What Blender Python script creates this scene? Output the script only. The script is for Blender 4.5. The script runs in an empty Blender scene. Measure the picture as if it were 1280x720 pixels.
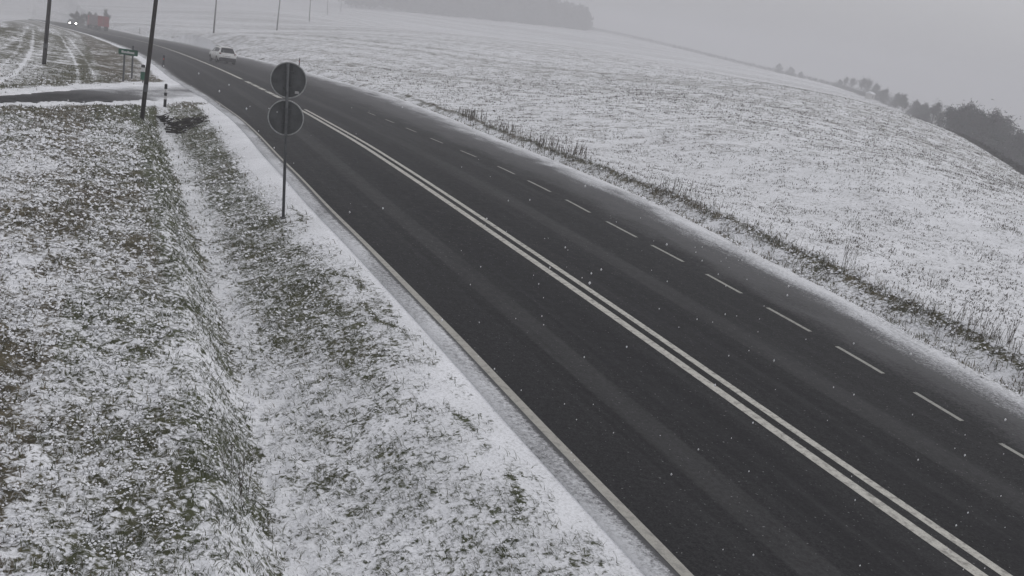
import bpy, bmesh, math, random
import numpy as np
from mathutils import Vector, Matrix

random.seed(7)
RNG = np.random.default_rng(11)
S = bpy.context.scene
C = S.collection

# ------------------------------------------------------------------ camera
F_PX, HOR_Y, ROLL, CAM_H = 1200.0, 12.0, 0.165, 4.8
TH = math.atan((360 - HOR_Y) * math.cos(ROLL) / F_PX)
FW = np.array([0, math.cos(TH), -math.sin(TH)])
R0 = np.array([1.0, 0, 0]); U0 = np.array([0, math.sin(TH), math.cos(TH)])
RT = math.cos(ROLL) * R0 + math.sin(ROLL) * U0
UP = math.cos(ROLL) * U0 - math.sin(ROLL) * R0
EYE = np.array([0, 0, CAM_H])
cd = bpy.data.cameras.new('camera'); cam = bpy.data.objects.new('camera', cd); C.objects.link(cam)
cam.matrix_world = Matrix(((RT[0], UP[0], -FW[0], 0), (RT[1], UP[1], -FW[1], 0), (RT[2], UP[2], -FW[2], CAM_H), (0, 0, 0, 1)))
cd.sensor_width = 36; cd.lens = F_PX / 1280 * 36; cd.clip_start = 0.1; cd.clip_end = 6000
S.camera = cam

# ------------------------------------------------------------------ world, sun, exposure
SUN_EL, SUN_AZ = math.radians(38), math.radians(60)
w = bpy.data.worlds.new('World'); S.world = w; w.use_nodes = True
nt = w.node_tree; nt.nodes.clear()
def wn(t): return nt.nodes.new(t)
sky = wn('ShaderNodeTexSky'); sky.sky_type = 'NISHITA'; sky.sun_disc = False
sky.sun_elevation = SUN_EL; sky.sun_rotation = SUN_AZ; sky.dust_density = 5; sky.altitude = 200
hs = wn('ShaderNodeHueSaturation'); hs.inputs['Saturation'].default_value = 0.06
tc = wn('ShaderNodeTexCoord'); sp = wn('ShaderNodeSeparateXYZ')
mr = wn('ShaderNodeMapRange'); mr.inputs['From Min'].default_value = 0; mr.inputs['From Max'].default_value = 1
mr.inputs['To Min'].default_value = 4.6; mr.inputs['To Max'].default_value = 9.5      # overcast: brighter overhead than at the horizon
cc = wn('ShaderNodeCombineColor'); mx = wn('ShaderNodeMix'); mx.data_type = 'RGBA'; mx.inputs['Factor'].default_value = 0.8
tint = wn('ShaderNodeMix'); tint.data_type = 'RGBA'; tint.blend_type = 'MULTIPLY'; tint.inputs['Factor'].default_value = 1
bg = wn('ShaderNodeBackground'); bg.inputs['Strength'].default_value = 0.1; wo = wn('ShaderNodeOutputWorld')
L = nt.links.new
L(sky.outputs[0], hs.inputs['Color']); L(tc.outputs['Generated'], sp.inputs[0]); L(sp.outputs['Z'], mr.inputs['Value'])
for i in range(3): L(mr.outputs[0], cc.inputs[i])
L(hs.outputs[0], mx.inputs['A']); L(cc.outputs[0], mx.inputs['B'])
L(mx.outputs['Result'], tint.inputs['A']); tint.inputs['B'].default_value = (0.985, 0.985, 1.03, 1)
L(tint.outputs['Result'], bg.inputs['Color']); L(bg.outputs[0], wo.inputs['Surface'])
sd = bpy.data.lights.new('sun', 'SUN'); sd.energy = 0.5; sd.angle = math.radians(50); sd.color = (1, 0.975, 0.94)
so = bpy.data.objects.new('sun', sd); C.objects.link(so); so.location = (0, 0, 60)
sv = Vector((math.sin(SUN_AZ) * math.cos(SUN_EL), math.cos(SUN_AZ) * math.cos(SUN_EL), math.sin(SUN_EL)))
so.rotation_euler = sv.to_track_quat('Z', 'Y').to_euler()
S.view_settings.view_transform = 'Standard'; S.view_settings.look = 'None'
S.view_settings.exposure = 0.0; S.view_settings.gamma = 1; S.view_settings.use_curve_mapping = False
S.render.engine = 'CYCLES'; S.cycles.use_denoising = True
S.cycles.max_bounces = 6; S.cycles.diffuse_bounces = 3; S.cycles.volume_bounces = 1; S.cycles.transparent_max_bounces = 8
HAZE_DENSITY = 0.0025

# ------------------------------------------------------------------ numpy helpers
def sstep(a, b, x):
    t = np.clip((np.asarray(x, float) - a) / (b - a), 0, 1); return t * t * (3 - 2 * t)
def _h(ix, iy, seed):
    n = (ix.astype(np.int64) * 374761393 + iy.astype(np.int64) * 668265263 + seed * 1442695041) & 0xFFFFFFFF
    n = ((n ^ (n >> 13)) * 1274126177) & 0xFFFFFFFF
    return ((n ^ (n >> 16)) & 0xFFFF) / 65535.0
def vnoise(x, y, seed=0):
    x = np.asarray(x, float); y = np.asarray(y, float)
    ix = np.floor(x); iy = np.floor(y); fx = x - ix; fy = y - iy
    fx = fx * fx * (3 - 2 * fx); fy = fy * fy * (3 - 2 * fy)
    a = _h(ix, iy, seed); b = _h(ix + 1, iy, seed); c = _h(ix, iy + 1, seed); d = _h(ix + 1, iy + 1, seed)
    return (a * (1 - fx) + b * fx) * (1 - fy) + (c * (1 - fx) + d * fx) * fy
def fbm(x, y, seed=0, o=3):
    s = 0; a = .5; t = 0
    for k in range(o):
        s = s + a * vnoise(x * 2 ** k + 17 * k, y * 2 ** k - 9 * k, seed + k); t += a; a *= .5
    return s / t
def ray(px, py):
    return FW + RT * ((px - 640) / F_PX) + UP * ((360 - py) / F_PX)
def at_y(px, py, y):
    d = ray(px, py); return EYE + d * (y / d[1])
def at_d(px, py, dist):
    d = ray(px, py); return EYE + d * (dist / math.hypot(d[0], d[1]))

# ------------------------------------------------------------------ the course of the main road: centre line x(y), height z(y)
STN = [(640, 303, 20.34), (540, 235, 25.6), (455, 180, 34), (377, 136, 46.5), (345.5, 120, 55), (305, 100, 68), (272, 85, 82.5),
       (240, 72, 101), (215, 62.8, 118), (189, 54.5, 140), (155, 46.8, 172), (133, 42.3, 203), (110, 36.7, 226), (92, 31.8, 252), (80, 29, 275), (66, 26.5, 305)]
near_px = [(740, 370), (850, 447), (960, 525), (1090, 615), (1235, 715)]
ys, xs, zs = [], [], []
for px, py in near_px[::-1]:
    d = ray(px, py); t = -CAM_H / d[2]; ys.append(d[1] * t); xs.append(d[0] * t); zs.append(0.0)
for px, py, y in STN:
    p = at_y(px, py, y); ys.append(y); xs.append(p[0]); zs.append(p[2])
dxdy = (xs[2] - xs[0]) / (ys[2] - ys[0])
ys = [-60, -25] + ys; xs = [xs[0] + dxdy * (-60 - ys[2]), xs[0] + dxdy * (-25 - ys[2])] + xs; zs = [0.0, 0.0] + zs
ys += [360, 460]; xs += [xs[-1] - 28, xs[-1] - 80]; zs += [zs[-1] - 6, zs[-1] - 14]
ys, xs, zs = map(np.array, (ys, xs, zs))
YG = np.arange(-60, 460, 0.25)
def smooth(v, sig):
    k = np.arange(-int(4 * sig), int(4 * sig) + 1); g = np.exp(-.5 * (k / sig) ** 2); g /= g.sum()
    n = len(k) // 2
    vp = np.concatenate([2 * v[0] - v[n:0:-1], v, 2 * v[-1] - v[-2:-n - 2:-1]]); return np.convolve(vp, g, 'valid')
def varsmooth(v):
    a = smooth(v, 8); b = smooth(v, 32); m = sstep(35, 80, YG); return a * (1 - m) + b * m
XC = varsmooth(np.interp(YG, ys, xs)); ZC = varsmooth(np.interp(YG, ys, zs))
DX = np.gradient(XC, YG)
SL = np.concatenate([[0], np.cumsum(np.sqrt(np.diff(XC) ** 2 + 0.25 ** 2))])
f_x = lambda y: np.interp(y, YG, XC)
f_z = lambda y: np.interp(y, YG, ZC)
f_t = lambda y: np.interp(y, YG, DX)
f_s = lambda y: np.interp(y, YG, SL)
f_ys = lambda s: np.interp(s, SL, YG)
def lat_of(x, y):
    """lateral distance to the centre line (right positive) and the y of the nearest centre-line point"""
    x = np.asarray(x, float); y = np.asarray(y, float); q = y.copy()
    for _ in range(5):
        t = f_t(q); q = q + 0.8 * ((x - f_x(q)) * t + (y - q)) / (1 + t * t)
        q = np.clip(q, -59, 455)
    t = f_t(q); L_ = np.sqrt(1 + t * t)
    return ((x - f_x(q)) - t * (y - q)) / L_, q
def road_pt(y, lat):
    t = f_t(y); L_ = np.sqrt(1 + t * t)
    return f_x(y) + lat / L_, y - lat * t / L_
def on_road(px, py, dz=0.0):
    d = ray(px, py); t = np.arange(5, 330, 0.05); P = EYE + d * t[:, None]
    lt, q = lat_of(P[:, 0], P[:, 1]); i = int(np.argmax(P[:, 2] < f_z(q) + dz)); return float(lt[i]), float(q[i])
def width_fn(pts, sign):
    r = sorted((q, sign * l) for l, q in (on_road(*p) for p in pts))
    yy = [a for a, _ in r]; vv = [b for _, b in r]
    g = smooth(np.interp(YG, yy, vv), 5); return (lambda y: np.interp(y, YG, g))
edge_l = width_fn([(133, 50), (160, 59.5), (184, 71), (222, 98), (258, 118), (301, 147), (353, 199), (380, 224), (413, 260), (460, 304), (510, 356), (567, 413), (620, 467), (687, 540), (737, 589), (815, 667), (865, 720)], -1)
edge_r = width_fn([(560, 182), (623, 208), (660, 226), (708, 250), (757, 277), (815, 307), (884, 343), (958, 385), (1048, 434), (1145, 491), (1245, 556)], 1)
grass_r = width_fn([(189, 47), (240, 55), (295, 69), (345, 80), (420, 101), (480, 117), (560, 147), (600, 165), (700, 205), (785, 240), (865, 280), (992, 345), (1083, 390), (1175, 445), (1280, 505)], 1)
# ditch foot: where the steep grassy bank of the left field meets the snow in the ditch
dl = sorted((q, l) for l, q in (on_road(px, py, -.6) for px, py in [(196, 156), (205, 175), (225, 222), (250, 298), (290, 420), (330, 580), (350, 700)]))
g_d = smooth(np.interp(YG, [a for a, _ in dl], [b - .05 for _, b in dl]), 6)
ditch = lambda y: np.interp(y, YG, g_d)
DITCH_END = dl[-1][0] + 1.5

# ------------------------------------------------------------------ terrain: thin-plate surface through known points (azimuth, log distance) -> height
CP = []
def cp(px, py, dist): p = at_d(px, py, dist); CP.append((math.atan2(p[0], p[1]), math.log(dist), p[2]))
def cw(x, y, z): CP.append((math.atan2(x, y), math.log(max(math.hypot(x, y), 3)), z))
for y in (8, 14, 20, 28, 36, 46, 58, 74, 95, 120, 150, 190, 225, 260):
    for lt in ((-11, 0, 11) if y < 60 else (-5, 5) if y < 120 else (0,)):
        a, b = road_pt(y, lt); cw(float(a), float(b), float(f_z(y)))
for a in (-0.9, -0.45, 0, .45, .9):
    for dd in (3, 7): CP.append((a, math.log(dd), 0))
for y in (14, 22, 32): cw(y * .75, y, 0.0)
# right-hand field up to its crest
for p in [(267, 42, 185), (346, 38, 265), (386, 27.5, 345), (480, 32, 320), (600, 46, 300), (760, 65, 265), (920, 97, 225), (1000, 115, 195),
          (1140, 149, 150), (1200, 170, 128), (1280, 219, 98), (1330, 255, 85), (700, 140, 62), (900, 180, 48), (1100, 240, 37), (850, 120, 95), (1050, 160, 78), (560, 90, 120), (1180, 200, 72), (430, 60, 150), (700, 90, 130)]: cp(*p)
# behind the crest a dip, then far rising fields
for px, py, dd in [(480, 36, 430), (600, 50, 400), (760, 69, 360), (920, 101, 300), (1000, 119, 260), (1140, 152, 205), (1200, 175, 175), (1280, 228, 140)]: cp(px, py, dd)
for p in [(409, 19, 430), (500, 12, 700), (620, 24, 720), (740, 38, 700), (830, 57, 620), (920, 79, 540), (1040, 107, 440), (1140, 139, 330), (1180, 152, 280), (1230, 185, 205), (1280, 215, 180),
          (300, 4, 680), (150, 2, 640), (0, 4, 600), (-60, 6, 560)]: cp(*p)
for px, py, dd in [(740, 42, 1100), (920, 85, 900), (1040, 114, 800), (1180, 165, 700), (1300, 235, 600), (500, 0, 1200), (200, -25, 1200), (-60, -40, 1200)]: cp(px, py, dd)
# left-hand field
for p in [(0, 41.5, 92), (40, 37, 118), (80, 33, 165), (0, 75, 58), (60, 80, 60), (-60, 48, 82), (-60, 90, 45), (100, 60, 95), (-60, 40, 150), (0, 35, 190), (40, 30, 235), (0, 25, 380), (80, 24, 380)]: cp(*p)
CP = np.array(CP); SA, SR = 0.30, 0.55
U = np.stack([CP[:, 0] / SA, CP[:, 1] / SR], 1)
def tps(r2): return 0.5 * r2 * np.log(r2 + 1e-9)
n = len(CP); K = tps(((U[:, None] - U[None]) ** 2).sum(-1)) + np.eye(n) * 0.004
P_ = np.concatenate([np.ones((n, 1)), U], 1)
A_ = np.zeros((n + 3, n + 3)); A_[:n, :n] = K; A_[:n, n:] = P_; A_[n:, :n] = P_.T
SLOPE = CP[:, 2] / np.exp(CP[:, 1])                       # interpolate height / distance: keeps outlines where they belong
W_ = np.linalg.solve(A_, np.concatenate([SLOPE, np.zeros(3)]))
AZ_LIM = 0.72
def base_z(x, y):
    d = np.maximum(np.hypot(x, y), 2.5); az = np.clip(np.arctan2(x, y), -AZ_LIM, AZ_LIM)
    lo = np.clip(np.log(d), math.log(3), math.log(1300))
    u = np.stack([az / SA, lo / SR], -1).reshape(-1, 2); out = np.empty(len(u))
    for i in range(0, len(u), 40000):
        b = u[i:i + 40000]
        out[i:i + 40000] = tps(((b[:, None] - U[None]) ** 2).sum(-1)) @ W_[:n] + W_[n] + b @ W_[n + 1:]
    out = out.reshape(d.shape) * d
    back = sstep(0.8, 1.6, np.abs(np.arctan2(x, y)))
    return np.clip(out, -70, 30) * (1 - back) - 0.1 * back

SIDE_ON = False
def side_coords(x, y):
    x = np.asarray(x); y = np.asarray(y)
    best = np.full(x.shape, 1e9); ti = np.zeros(x.shape, int)
    for k in range(len(tt)):
        d = (x - SFX[k] - SN[k, 0] * SW[k] * .5) ** 2 + (y - SFY[k] - SN[k, 1] * SW[k] * .5) ** 2
        m = d < best; best[m] = d[m]; ti[m] = k
    off = (x - SFX[ti]) * SN[ti, 0] + (y - SFY[ti]) * SN[ti, 1]
    return off, ti, np.sqrt(best)

def side_drop(x, y):
    """how far the ground is lowered for the side road, and how much it is side road"""
    x = np.asarray(x, float); y = np.asarray(y, float); drop = np.zeros(x.shape)
    m = (np.hypot(x, y) < 90) & (y > 10) & (x < 0)
    off, ti, ds = side_coords(x[m], y[m]); ok = ds < 16
    prof = sstep(-9, -.5, off) * (1 - sstep(SW[ti] + .1, SW[ti] + 2.2, off))
    inside = sstep(.0, .25, off) * (1 - sstep(SW[ti] - .25, SW[ti], off)) * (ti > 0)
    drop[m] = np.where(ok, prof * CUT[ti] + .14 * inside, 0); return drop
def height(x, y, fine=True, side=True):
    x = np.asarray(x, float); y = np.asarray(y, float)
    z = base_z(x, y)
    lt, q = lat_of(x, y); d = np.hypot(x, y)
    near = (q > -50) & (q < 330)
    zr = f_z(q); el = edge_l(q) + 0.45; gr = grass_r(q)
    wl = 1 - sstep(9, 16, -lt); wr = 1 - sstep(9.5, 20 , lt)
    wgt = np.where(lt < 0, wl, wr) * near * (1 - sstep(240, 330, q))
    # cross profile
    dv = ditch(q); dd = 0.72 * sstep(-2, 4, q) * (1 - sstep(DITCH_END - 2.2, DITCH_END + .6, q))
    inner = sstep(dv + .05, dv + 2.6, lt)                # 0 in the ditch, 1 at the verge
    outer = sstep(dv + .1, dv - 1.0, lt) if False else 1 - sstep(dv - .75, dv + .1, lt)
    pl = -dd * np.clip(1 - inner - outer, 0, 1) + 0.06 * outer
    pl = pl - 0.02
    pr = -0.28 * sstep(gr + .1, gr + .9, lt) * (1 - sstep(gr + 1.0, gr + 2.0, lt)) + 0.12 * sstep(gr + 1.2, gr + 2.2, lt)
    prof = np.where(lt < 0, pl, pr)
    under = (lt > -el) & (lt < gr)
    z = z * (1 - wgt) + (zr + prof) * wgt
    if fine:
        m = d < 140
        xx, yy, l2, q2 = x[m], y[m], lt[m], q[m]
        el2, gr2, dv2 = el[m], gr[m], ditch(q2)
        off = np.where(l2 < 0, sstep(0.05, 1.6, -l2 - el2), sstep(.15, .9, l2 - gr2))
        rough = (fbm(xx * .55, yy * .55, 3) - .5) * .16 * sstep(0, 3, np.where(l2 < 0, -l2 - el2 - 1.2, l2 - gr2 - 1.5))
        rough += (fbm(xx * 2.3, yy * 2.3, 5) - .5) * .12 + (fbm(xx * 6.5, yy * 6.5, 9, 2) - .5) * .085 * (1 - sstep(25, 60, d[m]))
        calm = 0.45 + .55 * sstep(.5, 2.2, np.where(l2 < 0, -l2 - el2, 9))
        fld = np.where(l2 > gr2 + 2.5, .55, 1)
        z[m] += rough * off * calm * fld
    if SIDE_ON and side: z = z - side_drop(x, y)
    z = np.where(under, np.minimum(z, zr - 0.05), z)
    return z
def hit(px, py, y0=6, fine=False):
    d = ray(px, py); t = np.arange(y0, 900, 0.08) if y0 < 100 else np.arange(y0, 1500, .4)
    P = EYE + d * t[:, None]; z = height(P[:, 0], P[:, 1], fine); b = P[:, 2] < z
    i = int(np.argmax(b)) if b.any() else len(t) - 1
    return P[i]
# the side road: its far kerb line and the visible near kerb
hit_base = lambda px, py: hit(px, py, 8)
sf = np.array([hit_base(*p) for p in [(-60, 122), (0, 119), (76, 112.5), (160, 107)]])
je = np.array(road_pt(f_ys(f_s(on_road(218, 98)[1])), -float(edge_l(40)) + .4))
side_far = np.array([sf[0][:2] + (sf[0][:2] - sf[1][:2]) * 1.5, sf[0][:2], sf[1][:2], sf[2][:2], sf[3][:2], je])
tl = np.linspace(0, 1, 6); tt = np.linspace(0, 1, 160)
SFX = smooth(np.interp(tt, tl, side_far[:, 0]), 9); SFY = smooth(np.interp(tt, tl, side_far[:, 1]), 9)
SD = np.stack([np.gradient(SFX), np.gradient(SFY)], 1); SD /= np.linalg.norm(SD, axis=1)[:, None]
SN = np.stack([SD[:, 1], -SD[:, 0]], 1)                  # towards the camera
nb = [hit_base(*p) for p in [(0, 125.5), (76, 126), (160, 126)]]
nk = [(tt[int(np.argmin((SFX - p[0]) ** 2 + (SFY - p[1]) ** 2))], float(np.min(np.hypot(SFX - p[0], SFY - p[1])))) for p in nb]
print('near kerb', nk)
SW = smooth(np.interp(tt, [0] + [a for a, _ in nk] + [.93, 1], [max(nk[0][1], 1.0)] + [max(b, 1.0) for _, b in nk] + [nk[2][1] + .8, nk[2][1] + 2.0]), 5)
CUT = 0.03 * (1 - sstep(.45, .85, tt))
SIDE_ON = True
def gz(x, y): return float(height(np.array([x]), np.array([y]))[0])

# ------------------------------------------------------------------ materials
class NT:
    def __init__(s, name):
        s.m = bpy.data.materials.new(name); s.m.use_nodes = True; s.t = s.m.node_tree; s.t.nodes.clear()
        s.out = s.n('ShaderNodeOutputMaterial')
    def n(s, t, **k):
        x = s.t.nodes.new(t)
        for a, b in k.items(): setattr(x, a, b)
        return x
    def l(s, a, b): s.t.links.new(a, b)
    def put(s, sock, v):
        if hasattr(v, 'is_output') or isinstance(v, bpy.types.NodeSocket): s.l(v, sock)
        elif isinstance(v, (tuple, list)) and len(v) == 3 and sock.type == 'RGBA': sock.default_value = (*v, 1)
        else: sock.default_value = v
    def attr(s, name): return s.n('ShaderNodeAttribute', attribute_name=name)
    def coord(s): return s.n('ShaderNodeTexCoord').outputs['Object']
    def noise(s, scale, detail=2, rough=.5, vec=None, dist=0):
        x = s.n('ShaderNodeTexNoise'); x.inputs['Scale'].default_value = scale; x.inputs['Detail'].default_value = detail
        x.inputs['Roughness'].default_value = rough; x.inputs['Distortion'].default_value = dist
        s.l(vec if vec is not None else s.coord(), x.inputs['Vector']); return x.outputs['Fac']
    def math(s, op, a, b=0.0, c=None, clamp=False):
        x = s.n('ShaderNodeMath', operation=op); x.use_clamp = clamp
        s.put(x.inputs[0], a); s.put(x.inputs[1], b)
        if c is not None: s.put(x.inputs[2], c)
        return x.outputs[0]
    def rng(s, v, a, b, c=0.0, d=1.0, smooth=True):
        x = s.n('ShaderNodeMapRange'); x.interpolation_type = 'SMOOTHSTEP' if smooth else 'LINEAR'
        for i, q in enumerate((v, a, b, c, d)): s.put(x.inputs[i], q)
        return x.outputs[0]
    def mix(s, f, a, b):
        x = s.n('ShaderNodeMix', data_type='RGBA'); s.put(x.inputs['Factor'], f); s.put(x.inputs['A'], a); s.put(x.inputs['B'], b); return x.outputs['Result']
    def mixf(s, f, a, b):
        x = s.n('ShaderNodeMix', data_type='FLOAT'); s.put(x.inputs[0], f); s.put(x.inputs[2], a); s.put(x.inputs[3], b); return x.outputs[0]
    def stretch(s, sx, sy, rot=0.0):
        x = s.n('ShaderNodeMapping'); x.inputs['Scale'].default_value = (sx, sy, 1); x.inputs['Rotation'].default_value = (0, 0, rot)
        s.l(s.coord(), x.inputs['Vector']); return x.outputs[0]
    def done(s, color, rough=.8, metal=0.0, spec=.3, bump=None, bstr=.3, bdist=.02, emit=None, estr=0):
        p = s.n('ShaderNodeBsdfPrincipled'); s.put(p.inputs['Base Color'], color); s.put(p.inputs['Roughness'], rough)
        s.put(p.inputs['Metallic'], metal); s.put(p.inputs['Specular IOR Level'], spec)
        if emit: s.put(p.inputs['Emission Color'], emit); p.inputs['Emission Strength'].default_value = estr
        if bump is not None:
            b = s.n('ShaderNodeBump'); b.inputs['Strength'].default_value = bstr; b.inputs['Distance'].default_value = bdist
            s.l(bump, b.inputs['Height']); s.l(b.outputs[0], p.inputs['Normal'])
        s.l(p.outputs[0], s.out.inputs['Surface']); return s.m
def worn(name, col, rough=.6, metal=0., amt=.35, scale=6, spec=.3, col2=None):
    t = NT(name); f = t.rng(t.noise(scale, 4, .6), .35, .7)
    c2 = col2 or tuple(c * (1 - amt) for c in col); return t.done(t.mix(f, col, c2), rough, metal, spec)

def ground_mat():
    t = NT('snowy_ground'); a = t.attr('cover'); sep = t.n('ShaderNodeSeparateColor'); t.l(a.outputs['Color'], sep.inputs[0])
    cov, brown, far = sep.outputs[0], sep.outputs[1], sep.outputs[2]
    n1 = t.noise(17, 3, .65, dist=.6); n2 = t.noise(5.5, 3, .65, dist=.5); n3 = t.noise(1.15, 4, .65, vec=t.stretch(.6, 1, .6))
    nn = t.mixf(far, t.math('ADD', t.math('MULTIPLY', n1, .6), t.math('MULTIPLY', n2, .4)), t.math('ADD', t.math('MULTIPLY', n2, .45), t.math('MULTIPLY', n3, .55)))
    nn = t.math('MULTIPLY_ADD', t.math('SUBTRACT', nn, .5), 2.5, .5)
    m = t.rng(t.math('ADD', nn, cov), .80, 1.16)
    g = t.mix(t.rng(t.noise(2.1, 3), .35, .65), (.034, .043, .018), (.064, .074, .036))
    b = t.mix(t.rng(t.noise(3.1, 3), .35, .65), (.048, .038, .026), (.105, .085, .055))
    grass = t.mix(brown, g, b)
    snow = t.mix(t.rng(t.noise(.7, 4), .3, .7), (.80, .81, .84), (.70, .71, .735))
    snow = t.mix(t.math('MULTIPLY', t.rng(t.noise(30, 4, .75), .42, .74), .55), snow, (.30, .305, .29))
    col = t.mix(m, snow, grass)
    return t.done(col, .85, 0, .2, bump=t.math('ADD', t.math('MULTIPLY', n1, .6), t.math('MULTIPLY', m, .35)), bstr=.55, bdist=.05)
def asphalt_mat(side=False):
    t = NT('side_road_asphalt' if side else 'road_asphalt'); lat = t.attr('lat').outputs['Fac']; sr = t.attr('snow').outputs['Fac']; al = t.attr('along').outputs['Fac']
    cv = t.n('ShaderNodeCombineXYZ'); t.l(t.math('MULTIPLY', lat, 1.0), cv.inputs[0]); t.l(t.math('MULTIPLY', al, .12), cv.inputs[1])
    streak = t.noise(3.0, 5, .6, vec=cv.outputs[0], dist=.3); cv2 = t.n('ShaderNodeCombineXYZ'); t.l(lat, cv2.inputs[0]); t.l(t.math('MULTIPLY', al, .35), cv2.inputs[1])
    drift = t.noise(.9, 5, .6, vec=cv2.outputs[0], dist=.8)
    fine = t.noise(42, 3, .75); mid = t.noise(5, 3, .6); grain = t.noise(15, 3, .7)
    base = t.mix(t.rng(t.math('ADD', t.math('MULTIPLY', fine, .6), t.math('MULTIPLY', grain, .4)), .38, .64), (.008, .008, .009), (.036, .036, .038))
    base = t.mix(t.math('MULTIPLY', t.rng(mid, .4, .7), .18), base, (.040, .040, .041))
    # drier, paler strips between the wheel tracks
    def band(c, wd): return t.math('SUBTRACT', 1.0, t.rng(t.math('ABSOLUTE', t.math('SUBTRACT', lat, c)), wd * .75, wd))
    if not side:
        bd = t.math('MAXIMUM', band(-2.0, .29), t.math('MULTIPLY', band(1.95, .31), .9))
        bd = t.math('MULTIPLY', bd, t.rng(streak, .25, .6, .4, .85)); base = t.mix(t.math('MULTIPLY', bd, .6), base, t.mix(grain, (.03, .03, .03), (.085, .085, .086)))
        wet = t.math('MAXIMUM', band(-1.05, .5), band(1.0, .5)); base = t.mix(t.math('MULTIPLY', wet, .35), base, (.010, .010, .012))
        seam = band(-2.48, .035); base = t.mix(t.math('MULTIPLY', seam, .6), base, (.016, .016, .017))
    cv3 = t.n('ShaderNodeCombineXYZ'); t.l(t.math('MULTIPLY', lat, 1.6), cv3.inputs[0]); t.l(t.math('MULTIPLY', al, .05), cv3.inputs[1]); lng = t.noise(1.0, 5, .65, vec=cv3.outputs[0])
    base = t.mix(t.rng(lng, .48, .70, 0, .42), base, (.058, .058, .060)); base = t.mix(t.rng(lng, .28, .46, .45, 0), base, (.007, .007, .008))
    speck = t.rng(t.noise(24, 1, .5), .715, .75); base = t.mix(t.math('MULTIPLY', speck, .5), base, (.30, .30, .30))
    sm = t.math('ADD', sr, t.math('MULTIPLY', t.math('SUBTRACT', drift, .5), .55)); sm = t.math('ADD', sm, t.math('MULTIPLY', t.math('SUBTRACT', streak, .5), .25))
    grey = t.rng(t.math('ADD', sm, t.math('MULTIPLY', t.math('SUBTRACT', grain, .5), .5)), .02, .5); base = t.mix(t.math('MULTIPLY', grey, .8), base, (.105, .105, .108))
    wh = t.rng(t.math('ADD', t.math('ADD', sm, t.math('MULTIPLY', t.math('SUBTRACT', fine, .5), .5)), t.math('MULTIPLY', t.math('SUBTRACT', grain, .5), .6)), .58, 1.02); col = t.mix(wh, base, (.64, .65, .67))
    ro = t.rng(mid, .3, .7, .7, .85)
    return t.done(col, ro, 0, .09, bump=fine, bstr=.25, bdist=.006)
def paint_mat(name, col, wear=.5):
    t = NT(name); m = t.rng(t.noise(9, 5, .7), .42, .68); f = t.rng(t.noise(60, 2, .6), .45, .75)
    k = t.math('MULTIPLY', t.math('MAXIMUM', m, t.math('MULTIPLY', f, .7)), wear); return t.done(t.mix(k, col, (.20, .195, .185) if 'cream' in name else (.12, .115, .105)), .7, 0, .2)
def blade_mat():
    t = NT('grass_blades'); a = t.attr('tone'); return t.done(a.outputs['Color'], .75, 0, .15)
M = {}
M['ground'] = ground_mat(); M['asphalt'] = asphalt_mat(); M['side'] = asphalt_mat(True)
M['paint'] = paint_mat('white_road_paint', (.50, .49, .445), .75); M['edge_paint'] = paint_mat('cream_road_paint', (.36, .35, .315), .75); M['dash'] = paint_mat('worn_dash_paint', (.33, .33, .30), .7)
M['blade'] = blade_mat()
M['steel'] = worn('galvanised_steel', (.10, .105, .11), .55, .3, .4, 9); M['signback'] = worn('grey_sign_back', (.10, .104, .108), .6, .1, .3, 5)
M['rim'] = worn('sign_rim', (.38, .39, .39), .5, .2, .3, 12); M['sticker'] = worn('sticker', (.5, .5, .5), .5, 0, .3, 20)
M['signface'] = worn('sign_face', (.7, .7, .68), .4); M['red'] = worn('sign_red', (.45, .03, .03), .4)
M['wood'] = worn('dark_pole_wood', (.045, .040, .038), .85, 0, .4, 4); M['concrete'] = worn('pole_concrete', (.13, .13, .13), .85, 0, .3, 3)
M['black'] = worn('black_plastic', (.015, .015, .016), .5); M['white'] = worn('white_plastic', (.62, .62, .62), .5, 0, .25, 8)
M['green'] = worn('green_sign_paint', (.006, .085, .045), .5, 0, .3, 4); M['ceramic'] = worn('insulator', (.25, .2, .18), .3)
M['carwhite'] = worn('car_white', (.80, .80, .80), .3, 0, .25, 2, .5, (.62, .62, .60)); M['cardark'] = worn('car_dark', (.05, .055, .065), .3, .2, .2, 3, .5)
def glass():
    t = NT('dark_car_glass'); return t.done(t.mix(t.noise(1.5), (.015, .017, .019), (.03, .033, .036)), .3, 0, .2)
M['glass'] = glass(); M['tyre'] = worn('tyre', (.02, .02, .02), .85); M['alloy'] = worn('wheel_alloy', (.25, .25, .26), .4, .7)
M['tail'] = worn('tail_lamp', (.16, .03, .03), .25); M['lampclear'] = worn('lamp_clear', (.6, .6, .6), .15)
t = NT('lit_headlamp'); M['headlit'] = t.done((.9, .9, .9), .3, emit=(1, .98, .92), estr=22)
M['truckred'] = worn('truck_red', (.36, .05, .06), .5, 0, .3, 1.2); M['curtain'] = worn('truck_curtain', (.16, .10, .11), .6, 0, .3, 1.5)
M['twig'] = worn('grey_twigs', (.040, .037, .034), .9, 0, .35, .6); M['twig2'] = worn('brown_twigs', (.055, .045, .034), .9, 0, .4, .8); M['ever'] = worn('dark_foliage', (.030, .038, .030), .9, 0, .4, .8)
M['bark'] = worn('bark', (.05, .043, .037), .9, 0, .4, 3); M['weed'] = worn('dry_stalks', (.085, .068, .045), .9, 0, .5, 3)
M['flake'] = worn('snow_flake', (.8, .8, .82), .9); M['snow'] = worn('snow_cap', (.78, .79, .82), .9, 0, .1); M['wall'] = worn('pale_wall', (.5, .49, .47), .8)

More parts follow.
